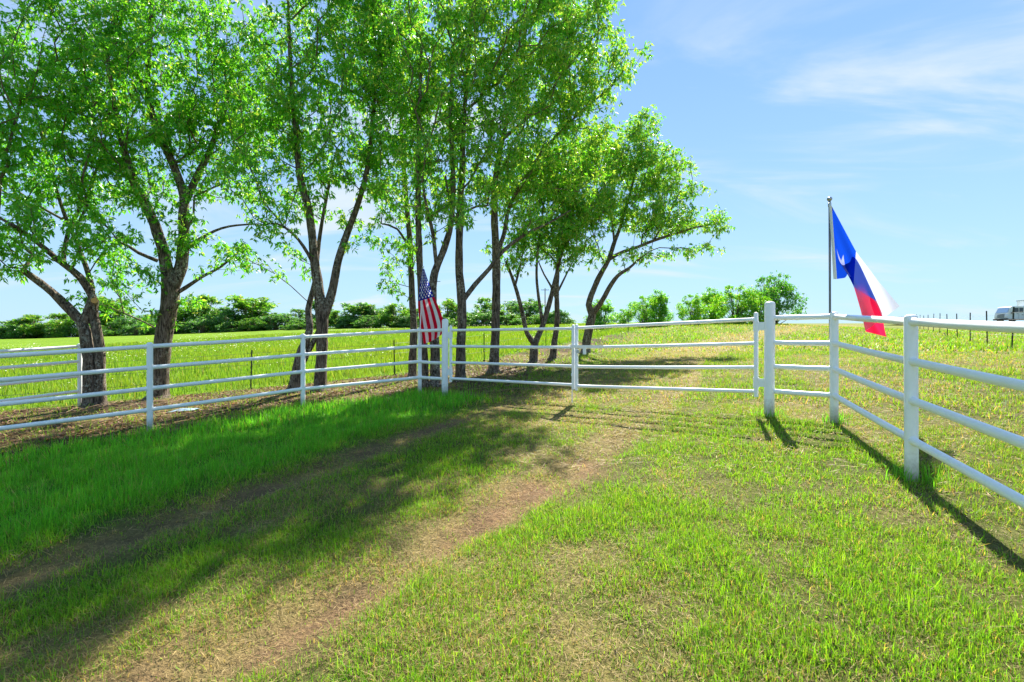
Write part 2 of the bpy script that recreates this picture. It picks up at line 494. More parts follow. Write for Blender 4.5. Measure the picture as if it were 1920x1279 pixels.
# ------------------------------------------------------------------ ground sheet
def axis(lo, hi, step, far, g):
    core = np.arange(lo, hi + step / 2, step)
    up = []; v = hi; s = step
    while v < far: s *= g; v += s; up.append(v)
    dn = []; v = lo; s = step
    while v > -far: s *= g; v -= s; dn.append(v)
    return np.array(dn[::-1] + list(core) + up)
gx_ = axis(-9.5, 6.5, .085, 4500, 1.16)
gy_ = axis(.8, 13.0, .085, 4500, 1.16)
GX, GY = np.meshgrid(gx_, gy_)
Zn = zones(GX, GY)
GZ = terrain(GX, GY) + relief(GX, GY, Zn)
C_SOIL = np.array([.185, .118, .074]); C_STRAW = np.array([.27, .21, .095]); C_TURF = np.array([.075, .098, .024])
C_LUSH = np.array([.080, .210, .020]); C_FIELD = np.array([.145, .250, .018]); C_MULCH = np.array([.062, .040, .027]); C_PAST = np.array([.135, .190, .028])
def lerp(a, b, t): return a + (b - a) * t[..., None]
gc = np.broadcast_to(C_TURF, GX.shape + (3,)).copy()
gc = lerp(gc, C_PAST, smooth(9, 24, np.hypot(GX, GY)))
gc = lerp(gc, C_STRAW, np.clip(Zn['dry'], 0, 1) * .9)
gc = lerp(gc, C_LUSH, Zn['lush'])
dryn = smooth(.35, .7, Zn['n1'])
gc = lerp(gc, C_MULCH * (1 - dryn[..., None]) + (C_STRAW * .8) * dryn[..., None], Zn['mulch'])
gc = lerp(gc, C_FIELD, Zn['field'])
gc = lerp(gc, C_SOIL, Zn['soil'])
V = np.stack([GX, GY, GZ], -1).reshape(-1, 3)
ny, nx = GX.shape
idx = np.arange(nx * ny).reshape(ny, nx)
F = np.stack([idx[:-1, :-1], idx[:-1, 1:], idx[1:, 1:], idx[1:, :-1]], -1).reshape(-1, 4)
ground = link('ground', np_mesh('ground', V, F, gc.reshape(-1, 3), True), None, M_GROUND)
tag(ground, 'rolling grassy pasture with a worn two-track through it', None, None, 'structure')

# ------------------------------------------------------------------ grass
def scatter(n, rmin, rmax, amax=math.radians(56), k=2.0):
    """points in a wedge in front of the gate, thinning with distance"""
    r = (rmin ** k + RNG.random(n) * (rmax ** k - rmin ** k)) ** (1 / k)
    a = (RNG.random(n) * 2 - 1) * amax
    return r * np.sin(a), r * np.cos(a)

def blades(x, y, z, h, w, lean, ang, col, seg=1, tipcol=1.25):
    n = len(x)
    ca, sa = np.cos(ang), np.sin(ang)
    pa = ang + math.pi / 2 + RNG.normal(0, .5, n)
    wx, wy = np.cos(pa) * w / 2, np.sin(pa) * w / 2
    B = np.stack([x, y, z - .01], -1)
    S = np.stack([wx, wy, np.zeros(n)], -1)
    hor = h * np.sin(lean); ver = h * np.cos(lean)
    T = B + np.stack([ca * hor, sa * hor, ver], -1)
    if seg == 1:
        V = np.stack([B - S, B + S, T], 1).reshape(-1, 3)
        F = np.arange(3 * n).reshape(n, 3)
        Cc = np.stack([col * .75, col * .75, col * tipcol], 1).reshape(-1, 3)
    else:
        Mi = B + np.stack([ca * hor * .34, sa * hor * .34, ver * .62], -1)
        V = np.stack([B - S, B + S, Mi + S * .75, Mi - S * .75, T], 1).reshape(-1, 3)
        o = (np.arange(n) * 5)[:, None]
        F = [np.hstack([o, o + 1, o + 2, o + 3]), np.hstack([o + 3, o + 2, o + 4])]
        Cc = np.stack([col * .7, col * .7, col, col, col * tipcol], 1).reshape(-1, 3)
    return V, F, np.clip(Cc, 0, 1)

G_LUSH = np.array([.150, .470, .028]); G_LAWN = np.array([.185, .385, .020]); G_DRY = np.array([.42, .31, .125]); G_FIELD = np.array([.150, .275, .026]); G_PAST = np.array([.170, .315, .024])

def grass_band(name, n, rmin, rmax, hs, ws, seg, label, amax=math.radians(56), k=2.0):
    x, y = scatter(n, rmin, rmax, amax, k)
    Z = zones(x, y)
    clump = fbm(x * 3.2, y * 3.2, 77, 3); cl2 = vnoise(x * 9, y * 9, 78)
    keep = RNG.random(n) < np.clip((1 - Z['soil'] * .93) * (1 - .86 * Z['mulch']) * (1 - .45 * Z['dry']) * (.35 + 1.3 * smooth(.3, .62, clump)), 0.02, 1)
    keep &= Z['field'] < .6
    x, y, clump, cl2 = x[keep], y[keep], clump[keep], cl2[keep]
    Z = {q: v[keep] for q, v in Z.items()}
    n = len(x)
    z = terrain(x, y) + relief(x, y, Z)
    r = np.hypot(x, y)
    tall = .55 + .75 * clump + .35 * cl2
    h = hs * tall * (1 + .55 * Z['lush']) * (1 - .35 * Z['dry']) * RNG.uniform(.55, 1.3, n)
    w = ws * RNG.uniform(.7, 1.3, n)
    tl = RNG.random(n); h = np.where(tl < .06, h * 1.75, h); wd = tl > .95; h = np.where(wd, h * .55, h); w = np.where(wd, w * 3.0, w)      # stray tall stems, broad-leaved weeds
    drym = RNG.random(n) < (.10 + .62 * Z['dry'] * (1 - Z['lush']))
    col = lerp(np.broadcast_to(G_LAWN, (n, 3)), G_LUSH, Z['lush'])
    col = lerp(col, G_PAST, np.where(Z['inside'], 0, .7))
    col = col * (RNG.uniform(.6, 1.35, n)[:, None]) * np.stack([RNG.uniform(.75, 1.3, n), np.ones(n), RNG.uniform(.7, 1.5, n)], -1)
    col = np.where(drym[:, None], G_DRY * RNG.uniform(.6, 1.3, n)[:, None], col)
    lean = np.clip(np.abs(RNG.normal(.55, .38, n)) - .25 * Z['lush'] + np.where(drym, .45, 0), 0, 1.5)
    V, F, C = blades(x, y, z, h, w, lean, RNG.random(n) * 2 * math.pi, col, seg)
    return tag(link(name, np_mesh(name, V, F, C), None, M_BLADE), label, 'grass', None, 'stuff')

grass_band('lawn_grass', 270000, 1.1, 4.2, .056, .0034, 2, 'short yellow-green mown grass in the foreground', k=1.55)
grass_band('lawn_grass', 260000, 4.2, 8.5, .060, .0065, 1, 'mown grass in front of the white gate', k=1.6)
grass_band('lawn_grass', 230000, 8.5, 19, .085, .014, 1, 'mown grass around and behind the white fence', k=1.5)
grass_band('pasture_grass', 150000, 19, 62, .13, .05, 1, 'patchy pasture grass climbing to the crest behind the gate', math.radians(50), 1.4)

# dry straw lying flat on the worn parts
def straw_band(name, n, rmin, rmax, ls, ws, label, k=1.6):
    x, y = scatter(n, rmin, rmax, math.radians(56), k)
    Z = zones(x, y)
    p = np.clip((.10 + .8 * Z['dry']) * (1 - .7 * Z['soil']) + .35 * Z['mulch'], 0, 1) * (1 - .9 * Z['lush']) * (1 - Z['field'])
    keep = RNG.random(n) < p
    x, y = x[keep], y[keep]; Z = {q: v[keep] for q, v in Z.items()}
    n = len(x); z = terrain(x, y) + relief(x, y, Z) + RNG.uniform(.004, .03, n)
    L = ls * RNG.uniform(.5, 1.5, n); a = RNG.random(n) * math.pi * 2; t = RNG.normal(0, .16, n)
    d = np.stack([np.cos(a) * L / 2, np.sin(a) * L / 2, t * L / 2], -1)
    s = np.stack([-np.sin(a), np.cos(a), RNG.normal(0, .3, n)], -1) * (ws * RNG.uniform(.6, 1.4, n) / 2)[:, None]
    c = np.stack([x, y, z], -1)
    V = np.stack([c - d, c - d * .1 + s, c + d, c + d * .1 - s], 1).reshape(-1, 3)
    F = np.arange(4 * n).reshape(n, 4)
    col = G_DRY * RNG.uniform(.40, 1.15, n)[:, None]
    brown = RNG.random(n) < (.15 + .55 * Z['mulch'])
    col = np.where(brown[:, None], np.array([.17, .105, .055]) * RNG.uniform(.4, 1.5, n)[:, None], col)
    return tag(link(name, np_mesh(name, V, F, np.repeat(np.clip(col, 0, 1), 4, 0)), None, M_STRAW), label, 'straw', None, 'stuff')
straw_band('dry_straw', 100000, 1.1, 5, .050, .0023, 'dry cut grass clippings strewn over the foreground wheel tracks')
straw_band('dry_straw', 120000, 5, 16, .10, .0065, 'dry straw and leaf litter under the trees and by the gate')

# ------------------------------------------------------------------ white pipe fences and the double gate
UP = Vector((0, 0, 1))
RAILS = (1.385, 1.04, .70, .355)
def post_mesh(name, h, r, cap=.6):
    b = MB()
    b.lathe((0, 0, -.12), UP, [(0, r), (.12, r), (h + .12 - r * cap, r), (h + .12 - r * cap * .55, r * .93), (h + .12 - r * cap * .2, r * .66), (h + .12, r * .2)], 20)
    return b.mesh(name)
ME_POST = post_mesh('post', 1.45, .044)
ME_POST_BIG = post_mesh('gate_post', 1.62, .068)
ME_POST_HEAVY = post_mesh('post', 1.45, .050)
def put_post(root, p, me, name='post', lean=(0, 0)):
    o = link(name, me, None, M_WPOST)
    o.parent = root
    o.location = gpt(p) - root.location
    o.rotation_euler = (lean[0], lean[1], random.random() * 6)
    return o
def rail(root, p0, p1, r=.034, name='rail', wob=.004, ext=0.0):
    """pipe between two points, very slightly bowed"""
    p0, p1 = Vector(p0), Vector(p1)
    d = p1 - p0; L = d.length; d.normalize()
    u = d.cross(UP).normalized(); w = u.cross(d)
    V = []; F = []; n = 7; sd = 16
    a = random.uniform(-wob, wob); bsag = -abs(random.gauss(0, wob))
    e = .052 / L                                        # weld bead where the pipe meets the post
    ts = [0, e, e + .004 / L, e + .010 / L, .25, .5, .75, 1 - e - .010 / L, 1 - e - .004 / L, 1 - e, 1]
    rs = [1, 1.14, 1.12, 1, 1, 1, 1, 1, 1.12, 1.14, 1]; n = len(ts)
    for t, rk in zip(ts, rs):
        c = p0 + d * (L * t) + (u * a + w * bsag) * (math.sin(math.pi * t))
        for k in range(sd):
            q = 2 * math.pi * k / sd
            V.append(c + (u * math.cos(q) + w * math.sin(q)) * r * rk)
    for i in range(n - 1):
        for k in range(sd):
            k2 = (k + 1) % sd
            F.append((i * sd + k, i * sd + k2, (i + 1) * sd + k2, (i + 1) * sd + k))
    F.append(tuple(reversed(range(sd)))); F.append(tuple((n - 1) * sd + k for k in range(sd)))
    return MB().add(V, F).build(name, M_WHITE, root)

def pipe_fence(pts, kinds, label, heights=RAILS):
    root = empty('pipe_fence', gpt(pts[0]))
    for p, k in zip(pts, kinds):
        put_post(root, p, {'n': ME_POST, 'g': ME_POST_BIG, 'h': ME_POST_HEAVY}[k], 'gate_post' if k == 'g' else 'post', (random.gauss(0, .006), random.gauss(0, .006)))
    for a, b in zip(pts[:-1], pts[1:]):
        A, B = gpt(a), gpt(b)
        for h in heights:
            rail(root, A + UP * h, B + UP * (h + random.gauss(0, .004)))
    tag(root, label, 'fence')
    return root
S = P_FENCE_L
fence_l = pipe_fence([S[0] - dL * 4.88, S[0] - dL * 2.44] + S, 'nnnnng', 'long white four-rail pipe fence left of the gate, in front of the trees')
dR = (P_FENCE_R[2] - P_FENCE_R[1]); dR.z = 0; dR.normalize()
fence_r = pipe_fence(P_FENCE_R + [P_FENCE_R[2] + dR * 2.44, P_FENCE_R[2] + dR * 4.88], 'ghhhh', 'white four-rail pipe fence right of the gate, running close past the camera')
pb = hit(150, 762)
q1 = pb - Vector((.41, .91, 0)) * 2.44; q2 = pb - Vector((.41, .91, 0)) * 4.88
fence_b = pipe_fence([pb, q1, q2], 'nnn', 'short white pipe fence behind the cut-back tree at the far left')

G1, G2 = gpt(S[3]), gpt(P_FENCE_R[0])
gdir = (G2 - G1); gdir.z = 0; GL = gdir.length; gdir.normalize()
gnor = Vector((-gdir.y, gdir.x, 0))
if gnor.y > 0: gnor = -gnor                       # towards the camera
def gate_leaf(hinge, sgn, length, top0, top1, bot0, bot1, label, zrefe):
    """sgn: +1 leaf runs along gdir from its hinge post"""
    root = empty('gate_leaf', hinge)
    s0 = hinge + gdir * (sgn * .165); s1 = hinge + gdir * (sgn * (length))
    s0.z = hinge.z; s1.z = zrefe
    rr = .030
    def stile(p, lo, hi, name):
        b = MB(); b.lathe(p + UP * lo, UP, [(0, rr), (hi - lo - .02, rr), (hi - lo - .006, rr * .75), (hi - lo, rr * .25)], 16)
        return b.build(name, M_WHITE, root)
    stile(s0, bot0 - .075, top0 + .10, 'hinge_stile')
    stile(s1, bot1 - .075, top1 + .07, 'end_stile')
    for k in range(4):
        a = top0 + (bot0 - top0) * k / 3; b_ = top1 + (bot1 - top1) * k / 3
        rail(root, s0 + UP * a, s1 + UP * b_, .027, 'gate_rail', .003)
    for h in (top0 - .10, bot0 + .13):            # hinge: strap plate and sleeve round the stile
        hg = MB().box(hinge + gdir * (sgn * .10) + UP * h, (.19, .016, .115), (gdir, gnor, UP)).build('hinge', M_WHITE, root, False)
        sl = MB(); sl.lathe(s0 + UP * (h - .075), UP, [(0, rr + .009), (.15, rr + .009)], 16); sl.build('hinge_sleeve', M_WHITE, hg)
    tag(root, label, 'gate')
    return root, s0, s1
mid = G1 + gdir * (GL / 2); mid = gpt(mid)
gl, gl0, gl1 = gate_leaf(G1, 1, GL / 2 - .032, 1.375, 1.315, .37, .32, 'left leaf of the white pipe gate, hung beside the striped flag', mid.z)
gr, gr0, gr1 = gate_leaf(G2, -1, GL / 2 - .032, 1.37, 1.325, .335, .305, 'right leaf of the white pipe gate, with a sliding latch at its end', mid.z)
# drop rod on the left leaf, sliding latch on the right one
rod = MB(); rb = gl1 + gnor * .045
rod.lathe(rb + UP * .015, UP, [(0, .009), (1.02, .009)], 10)
rod.lathe(rb + UP * .48, UP, [(0, .02), (.05, .02)], 10)
ro = rod.build('drop_rod', M_WHITE, gl)
MB().tube(rb + UP * 1.02, rb + UP * 1.02 + gnor * .03 - gdir * .06, .009, 8).build('rod_handle', M_WHITE, ro)
lt = MB(); lc = gr1 + UP * 1.0 + gnor * .04
lt.box(lc + gdir * .21, (.62, .022, .045), (gdir, gnor, UP))
lo_ = lt.build('latch_bar', M_WHITE, gr, False)
MB().box(lc + gdir * .17 - UP * .075, (.055, .02, .12), (gdir, gnor, UP)).build('latch_handle', M_WHITE, lo_, False)
MB().box(lc + gdir * .05 - UP * .09, (.05, .03, .05), (gdir, gnor, UP)).build('padlock', M_GALV, lo_, False, .006)

# ------------------------------------------------------------------ wire fences on steel posts
def t_post_mesh():
    b = MB()
    b.box((0, .012, .55), (.034, .006, 1.5)).box((0, -.008, .55), (.006, .034, 1.5))
    b.box((0, .02, -.02), (.09, .004, .14))
    for k in range(16): b.box((0, .017, .15 + k * .07), (.012, .008, .022))
    return b.mesh('steel_post', False)
ME_TP = t_post_mesh()
def wire_fence(pts, label, strands, hscale=1.0):
    root = empty('wire_fence', gpt(pts[0]))
    g = [gpt(p) for p in pts]
    for p in g:
        o = link('steel_post', ME_TP, None, M_STEEL); o.parent = root
        o.location = p - root.location; o.rotation_euler = (random.gauss(0, .02), random.gauss(0, .02), random.random() * .4)
        o.scale = (1, 1, hscale)
    for h in strands:
        b = MB()
        for a, c in zip(g[:-1], g[1:]):
            m_ = (a + c) / 2
            b.tube(a + UP * h, m_ + UP * (h - .012), .0035, 5); b.tube(m_ + UP * (h - .012), c + UP * h, .0035, 5)
        b.build('wire', M_WIRE, root)
    tag(root, label, 'fence'); return root
wl_pts = [WIRE_L[1]] + WIRE_L[2:6] + [Vector((4.6, 29.5, 0)), Vector((8.6, 35.5, 0))]
wire_fence(wl_pts, 'dark steel post and wire fence behind the row of trees', (.35, .65, .95), .80)
tl0 = Vector((20.1, 20.3, 0)); tld = Vector((.6, .8, 0))
wire_fence([tl0 + tld * (4.45 * k) for k in range(-4, 27)], 'barbed wire fence on dark steel posts climbing the right pasture', (.45, .72, .98, 1.22), 1.10)

# ------------------------------------------------------------------ trees
def catmull(P, R, step):
    P = [Vector(p) for p in P]; out = []; ro = []
    for i in range(len(P) - 1):
        p0 = P[max(i - 1, 0)]; p1 = P[i]; p2 = P[i + 1]; p3 = P[min(i + 2, len(P) - 1)]
        n = max(2, int((p2 - p1).length / step))
        for k in range(n):
            t = k / n
            q = .5 * ((2 * p1) + (p2 - p0) * t + (2 * p0 - 5 * p1 + 4 * p2 - p3) * t * t + (3 * p1 - p0 - 3 * p2 + p3) * t ** 3)
            out.append(q); ro.append(R[i] + (R[i + 1] - R[i]) * t)
    out.append(P[-1]); ro.append(R[-1])
    return out, ro

def tube_along(pts, rad, sides, rough=0.0, seed=0):
    """rings along a polyline -> verts, quads (numpy)"""
    P = np.array([tuple(p) for p in pts]); R = np.asarray(rad, float)
    T = np.gradient(P, axis=0); T /= np.linalg.norm(T, axis=1)[:, None] + 1e-9
    ref = np.array([.31, .95, .05]); u = np.cross(T[0], ref); u /= np.linalg.norm(u)
    th = np.arange(sides) * 2 * np.pi / sides
    V = []
    acc = 0.0
    for i in range(len(P)):
        u = u - T[i] * np.dot(u, T[i]); u /= np.linalg.norm(u) + 1e-9
        w = np.cross(T[i], u)
        if i: acc += np.linalg.norm(P[i] - P[i - 1])
        r = np.full(sides, R[i])
        if rough:
            r = r * (1 + rough * (2 * vnoise(np.cos(th) * 1.6 + 5 + seed, np.sin(th) * 1.6 + acc * 3.2, seed) - 1) + rough * .6 * (2 * vnoise(np.cos(th) * 4 + 15, np.sin(th) * 4 + acc * 6, seed + 3) - 1))
        V.append(P[i] + (np.cos(th)[:, None] * u + np.sin(th)[:, None] * w) * r[:, None])
    V = np.concatenate(V)
    n = len(P)
    i = np.arange(n - 1)[:, None] * sides; k = np.arange(sides)[None, :]; k2 = (k + 1) % sides
    F = np.stack([i + k, i + k2, i + sides + k2, i + sides + k], -1).reshape(-1, 4)
    V = np.vstack([V, P[-1][None]])                      # closed tip
    tip = len(V) - 1; b = (n - 1) * sides
    FT = np.stack([b + np.arange(sides), b + (np.arange(sides) + 1) % sides, np.full(sides, tip)], -1)
    return V, F, FT

def grow(nodes, par, plen, target, bf=.45, maxstep=.55):
    """minimum spanning growth from the limbs to the leaf-bearing tips"""
    nodes = [np.array(n) for n in nodes]; par = list(par); plen = list(plen)
    T = np.array(target); m = len(T)
    NP = np.array(nodes); PL = np.array(plen)
    D = np.linalg.norm(T[:, None] - NP[None], axis=2)
    drop = np.clip(NP[None, :, 2] - T[:, None, 2], 0, None)        # branches rather rise than fall
    Cst = D + bf * PL[None] + drop * .5
    bi = Cst.argmin(1); bc = Cst.min(1)
    done = np.zeros(m, bool)
    tips = []
    for _ in range(m):
        j = int(np.where(done, 1e9, bc).argmin()); done[j] = True
        p = int(bi[j]); a = nodes[p]; b = T[j]; L = np.linalg.norm(b - a)
        k = max(1, int(math.ceil(L / maxstep))); last = p
        new = []
        for q in range(1, k + 1):
            t = q / k; c = a + (b - a) * t
            if q < k: c = c + np.array([0, 0, .10 * L * t * (1 - t) * 2]) + RNG.normal(0, .045 * L / k + .01, 3)
            nodes.append(c); par.append(last); plen.append(plen[last] + L / k); last = len(nodes) - 1; new.append(last)
        tips.append(last)
        rest = ~done
        if rest.any():
            for q in new:
                d = np.linalg.norm(T - nodes[q], axis=1) + bf * plen[q] + np.clip(nodes[q][2] - T[:, 2], 0, None) * .5
                mk = (d < bc) & rest
                bc = np.where(mk, d, bc); bi = np.where(mk, q, bi)
    return np.array(nodes), np.array(par), tips

LEAF_DARK = np.array([.075, .330, .026]); LEAF_MID = np.array([.165, .480, .038]); LEAF_PALE = np.array([.46, .55, .16])
def leaf_mesh(centers, dirs, per, spread, size, name, pale=.2, warm=.0, droop=.55):
    """sprays of small drooping leaves round the twig tips"""
    c = np.repeat(np.array(centers), per, 0); n = len(c)
    dd = np.repeat(np.array(dirs), per, 0)
    g = 7                                              # leaves per spray, all springing from one shoot end
    ns = (n + g - 1) // g
    so = RNG.normal(0, 1, (ns, 3)); so /= np.linalg.norm(so, axis=1)[:, None]
    so *= (RNG.random(ns) ** .45 * spread)[:, None]; so[:, 2] *= .70
    back = (RNG.random(ns) * spread * .9)
    off = np.repeat(so, g, 0)[:n]
    pos = c + off - dd * np.repeat(back, g)[:n, None] + RNG.normal(0, size * .16, (n, 3))
    sp = RNG.normal(0, 1, (ns, 3)); sp[:, 2] = sp[:, 2] * .4 - droop; sp /= np.linalg.norm(sp, axis=1)[:, None]
    ax = np.repeat(sp, g, 0)[:n] * .55 + RNG.normal(0, .62, (n, 3)) + off / (spread + 1e-6) * .35; ax[:, 2] -= droop * .75
    ax /= np.linalg.norm(ax, axis=1)[:, None]
    sd = np.cross(ax, RNG.normal(0, 1, (n, 3))); sd /= np.linalg.norm(sd, axis=1)[:, None] + 1e-9
    nr = np.cross(ax, sd)
    L = size * RNG.uniform(.6, 1.3, n); W = L * RNG.uniform(.26, .40, n)
    A = pos; Tt = pos + ax * L[:, None] - np.array([0, 0, 1]) * (L * .12)[:, None]
    mid = pos + ax * (L * .45)[:, None]
    B = mid + sd * (W / 2)[:, None] + nr * (W * .18)[:, None]; Cc = mid - sd * (W / 2)[:, None] + nr * (W * .18)[:, None]
    V = np.stack([A, B, Tt, Cc], 1).reshape(-1, 3)
    o = (np.arange(n) * 4)[:, None]
    F = np.vstack([np.hstack([o, o + 1, o + 2]), np.hstack([o, o + 2, o + 3])])
    clus = np.repeat(RNG.random(len(centers)), per)
    t = np.clip(clus * .7 + RNG.normal(.15, .22, n), 0, 1)
    col = LEAF_DARK + (LEAF_MID - LEAF_DARK) * t[:, None]
    pm = RNG.random(n) < pale
    col = np.where(pm[:, None], col * .4 + LEAF_PALE * .6, col)
    if warm: col = col * (1 - warm) + np.array([.12, .14, .03]) * warm
    col = col * RNG.uniform(.8, 1.2, n)[:, None]
    me = np_mesh(name, V, F, np.repeat(np.clip(col, 0, 1), 4, 0))
    return me

def build_tree(label, base, stems, crown, n_tips, per, size, spread, pale=.2, warm=0.0, seed=1, group='trees along the white fence', cuts=(), tipr=.0055, name='tree', nodroop=None):
    """stems: list of [(px, py, depth offset, radius m), ...] traced limb by limb and given their own depth"""
    global RNG
    RNG = np.random.default_rng(seed)
    D = base.y
    root = empty(name, (base.x, base.y, base.z))
    tag(root, label, 'tree', group)
    nodes = []; par = []; plen = []; rmin = []
    Vs = []; Fq = []; Ft = []; off = 0
    for si, st in enumerate(stems):
        P = [at(x, y, D + dz) for x, y, dz, r in st]; R = [r for *_, r in st]
        if st[0][1] > 640 and si in (0,) or st[0][1] > 655:      # starts on the ground
            g = tz(P[0].x, P[0].y); P[0] = Vector((P[0].x, P[0].y, g + .02))
            P = [P[0] - Vector((0, 0, .25)), P[0] + Vector((0, 0, .02))] + [P[0].lerp(P[1], .12)] + P[1:]
            R = [R[0] * 2.1, R[0] * 1.65, R[0] * 1.15] + R[1:]
        pts, rr = catmull(P, R, .16)
        v, q, t = tube_along(pts, rr, 14 if max(R) > .05 else 9, .12, seed * 7 + si)
        Vs.append(v); Fq.append(q + off); Ft.append(t + off); off += len(v)
        # nearest already existing node is the parent
        for k in range(0, len(pts), 2):
            p = np.array(pts[k])
            if k == 0:
                if nodes:
                    d = [np.linalg.norm(p - n) for n in nodes]; pi = int(np.argmin(d)); pl = plen[pi]
                else: pi = -1; pl = 0
            else: pi = len(nodes) - 1; pl = plen[pi] + .32
            nodes.append(p); par.append(pi); plen.append(pl); rmin.append(rr[k])
    tr = link('trunk', np_mesh('trunk', np.vstack(Vs), [np.vstack(Fq), np.vstack(Ft)], None, True), root, M_BARK)
    # leaf-bearing tips inside the crown's lobes
    wts = np.array([c[6] if len(c) > 6 else c[3] * c[4] * c[5] for c in crown], float); wts /= wts.sum()
    tg = []
    for c, w in zip(crown, wts):
        k = max(3, int(round(n_tips * w)))
        o = at(c[0], c[1], D + c[2])
        q = RNG.normal(0, 1, (k, 3)); q /= np.linalg.norm(q, axis=1)[:, None]; q *= (RNG.random(k) ** .42)[:, None]
        p = np.array(o) + q * np.array([c[3], c[4], c[5]])
        tg.append(p)
    tg = np.vstack(tg)
    tg = tg[tg[:, 2] > terrain(tg[:, 0], tg[:, 1]) + 1.2]
    n0 = len(nodes)
    ND, PR, tips = grow(nodes, par, plen, tg)
    # branch thickness from how many tips it feeds
    cnt = np.zeros(len(ND)); cnt[tips] = 1
    for i in range(len(ND) - 1, n0 - 1, -1):
        if PR[i] >= 0: cnt[PR[i]] += cnt[i]
    rad = tipr * np.maximum(cnt, 1) ** .44
    ch = {}
    for i in range(n0, len(ND)): ch.setdefault(PR[i], []).append(i)
    Vs = []; Fq = []; Ft = []; off = 0
    starts = [(p, c) for p in ch if p < n0 for c in ch[p]]
    while starts:
        p, c = starts.pop()
        chain = [p, c]
        rlim = rmin[p] * .75 if p < n0 else rad[p]
        while chain[-1] in ch:
            k = sorted(ch[chain[-1]], key=lambda i: -cnt[i])
            for o_ in k[1:]: starts.append((chain[-1], o_))
            chain.append(k[0])
        r = np.minimum(rad[chain], rlim); r[0] = r[1]
        r[-1] *= .6
        v, q, t = tube_along(ND[chain], r, 6 if r[0] > .02 else 5)
        Vs.append(v); Fq.append(q + off); Ft.append(t + off); off += len(v)
    br = link('branches', np_mesh('branches', np.vstack(Vs), [np.vstack(Fq), np.vstack(Ft)], None, True), root, M_TWIG)
    tag(br, None, None, None, 'stuff')
    tp = ND[tips]; pd = tp - ND[PR[tips]]; pd /= np.linalg.norm(pd, axis=1)[:, None] + 1e-9
    extra = [i for i in range(n0, len(ND)) if cnt[i] <= 3 and i not in set(tips)]
    ex = ND[extra]; ed = ex - ND[PR[extra]]; ed /= np.linalg.norm(ed, axis=1)[:, None] + 1e-9
    keep = RNG.random(len(ex)) < .45
    cen = np.vstack([tp, ex[keep]]); dr_ = np.vstack([pd, ed[keep]])
    cr = link('crown', leaf_mesh(cen, dr_, per, spread, size, 'crown', pale, warm), root, M_LEAF)
    tag(cr, None, None, None, 'stuff')
    for (px, py, dz, rr, nx, ny, nz) in cuts:
        c = at(px, py, D + dz); n_ = Vector((nx, ny, nz)).normalized()
        b = MB(); b.lathe(c - n_ * .10, n_, [(0, rr * 1.08), (.094, rr * 1.02)], 14); o = b.build('limb_stub', M_BARK, tr)
        b = MB(); b.lathe(c - n_ * .008, n_, [(0, rr * .93), (.012, rr * .93)], 14)
        link('sawn_face', b.mesh('sawn_face'), tr, M_CUT)
    return root

# 1: the cut-back tree at the far left
B1 = hit(172, 764)
build_tree('cut-back twin-stemmed tree with an orange sawn limb at the far left', B1,
    [[(170, 764, 0, .125), (168, 690, 0, .12), (162, 640, 0, .115), (153, 605, 0, .11), (110, 560, -.1, .085), (75, 530, -.2, .075), (44, 508, -.3, .06)],
     [(188, 764, .03, .10), (188, 690, .05, .098), (186, 640, .05, .095), (176, 590, .05, .09), (174, 560, 0, .08), (150, 520, -.1, .075), (118, 495, -.2, .06), (70, 455, -.5, .05), (20, 420, -1.0, .04)],
     [(160, 605, .02, .10), (168, 570, 0, .075), (172, 540, .2, .055), (150, 470, .3, .045), (120, 400, .4, .04), (90, 300, .3, .03), (60, 180, 0, .02)],
     [(118, 495, -.2, .05), (130, 430, .2, .04), (170, 350, .5, .03), (200, 250, .6, .02)]],
    [(70, 450, -.6, 1.9, 1.5, .80), (190, 450, .5, 1.0, 1.0, .6), (30, 490, -.5, .9, .9, .35), (110, 360, .2, 1.5, 1.5, .7), (40, 280, -.6, 1.6, 1.6, 1.1), (150, 230, .2, 1.5, 1.5, 1.1), (40, 100, -.8, 2.0, 1.7, 1.5), (170, 90, .4, 1.6, 1.6, 1.4), (-160, 250, 0, 1.6, 1.8, 2.2)],
    484, 78, 0.116, 0.295, 0.12, 0.00, 101, cuts=[(177, 564, -.13, .068, .55, -.8, .15), (42, 507, -.32, .055, -.7, -.1, .45)])
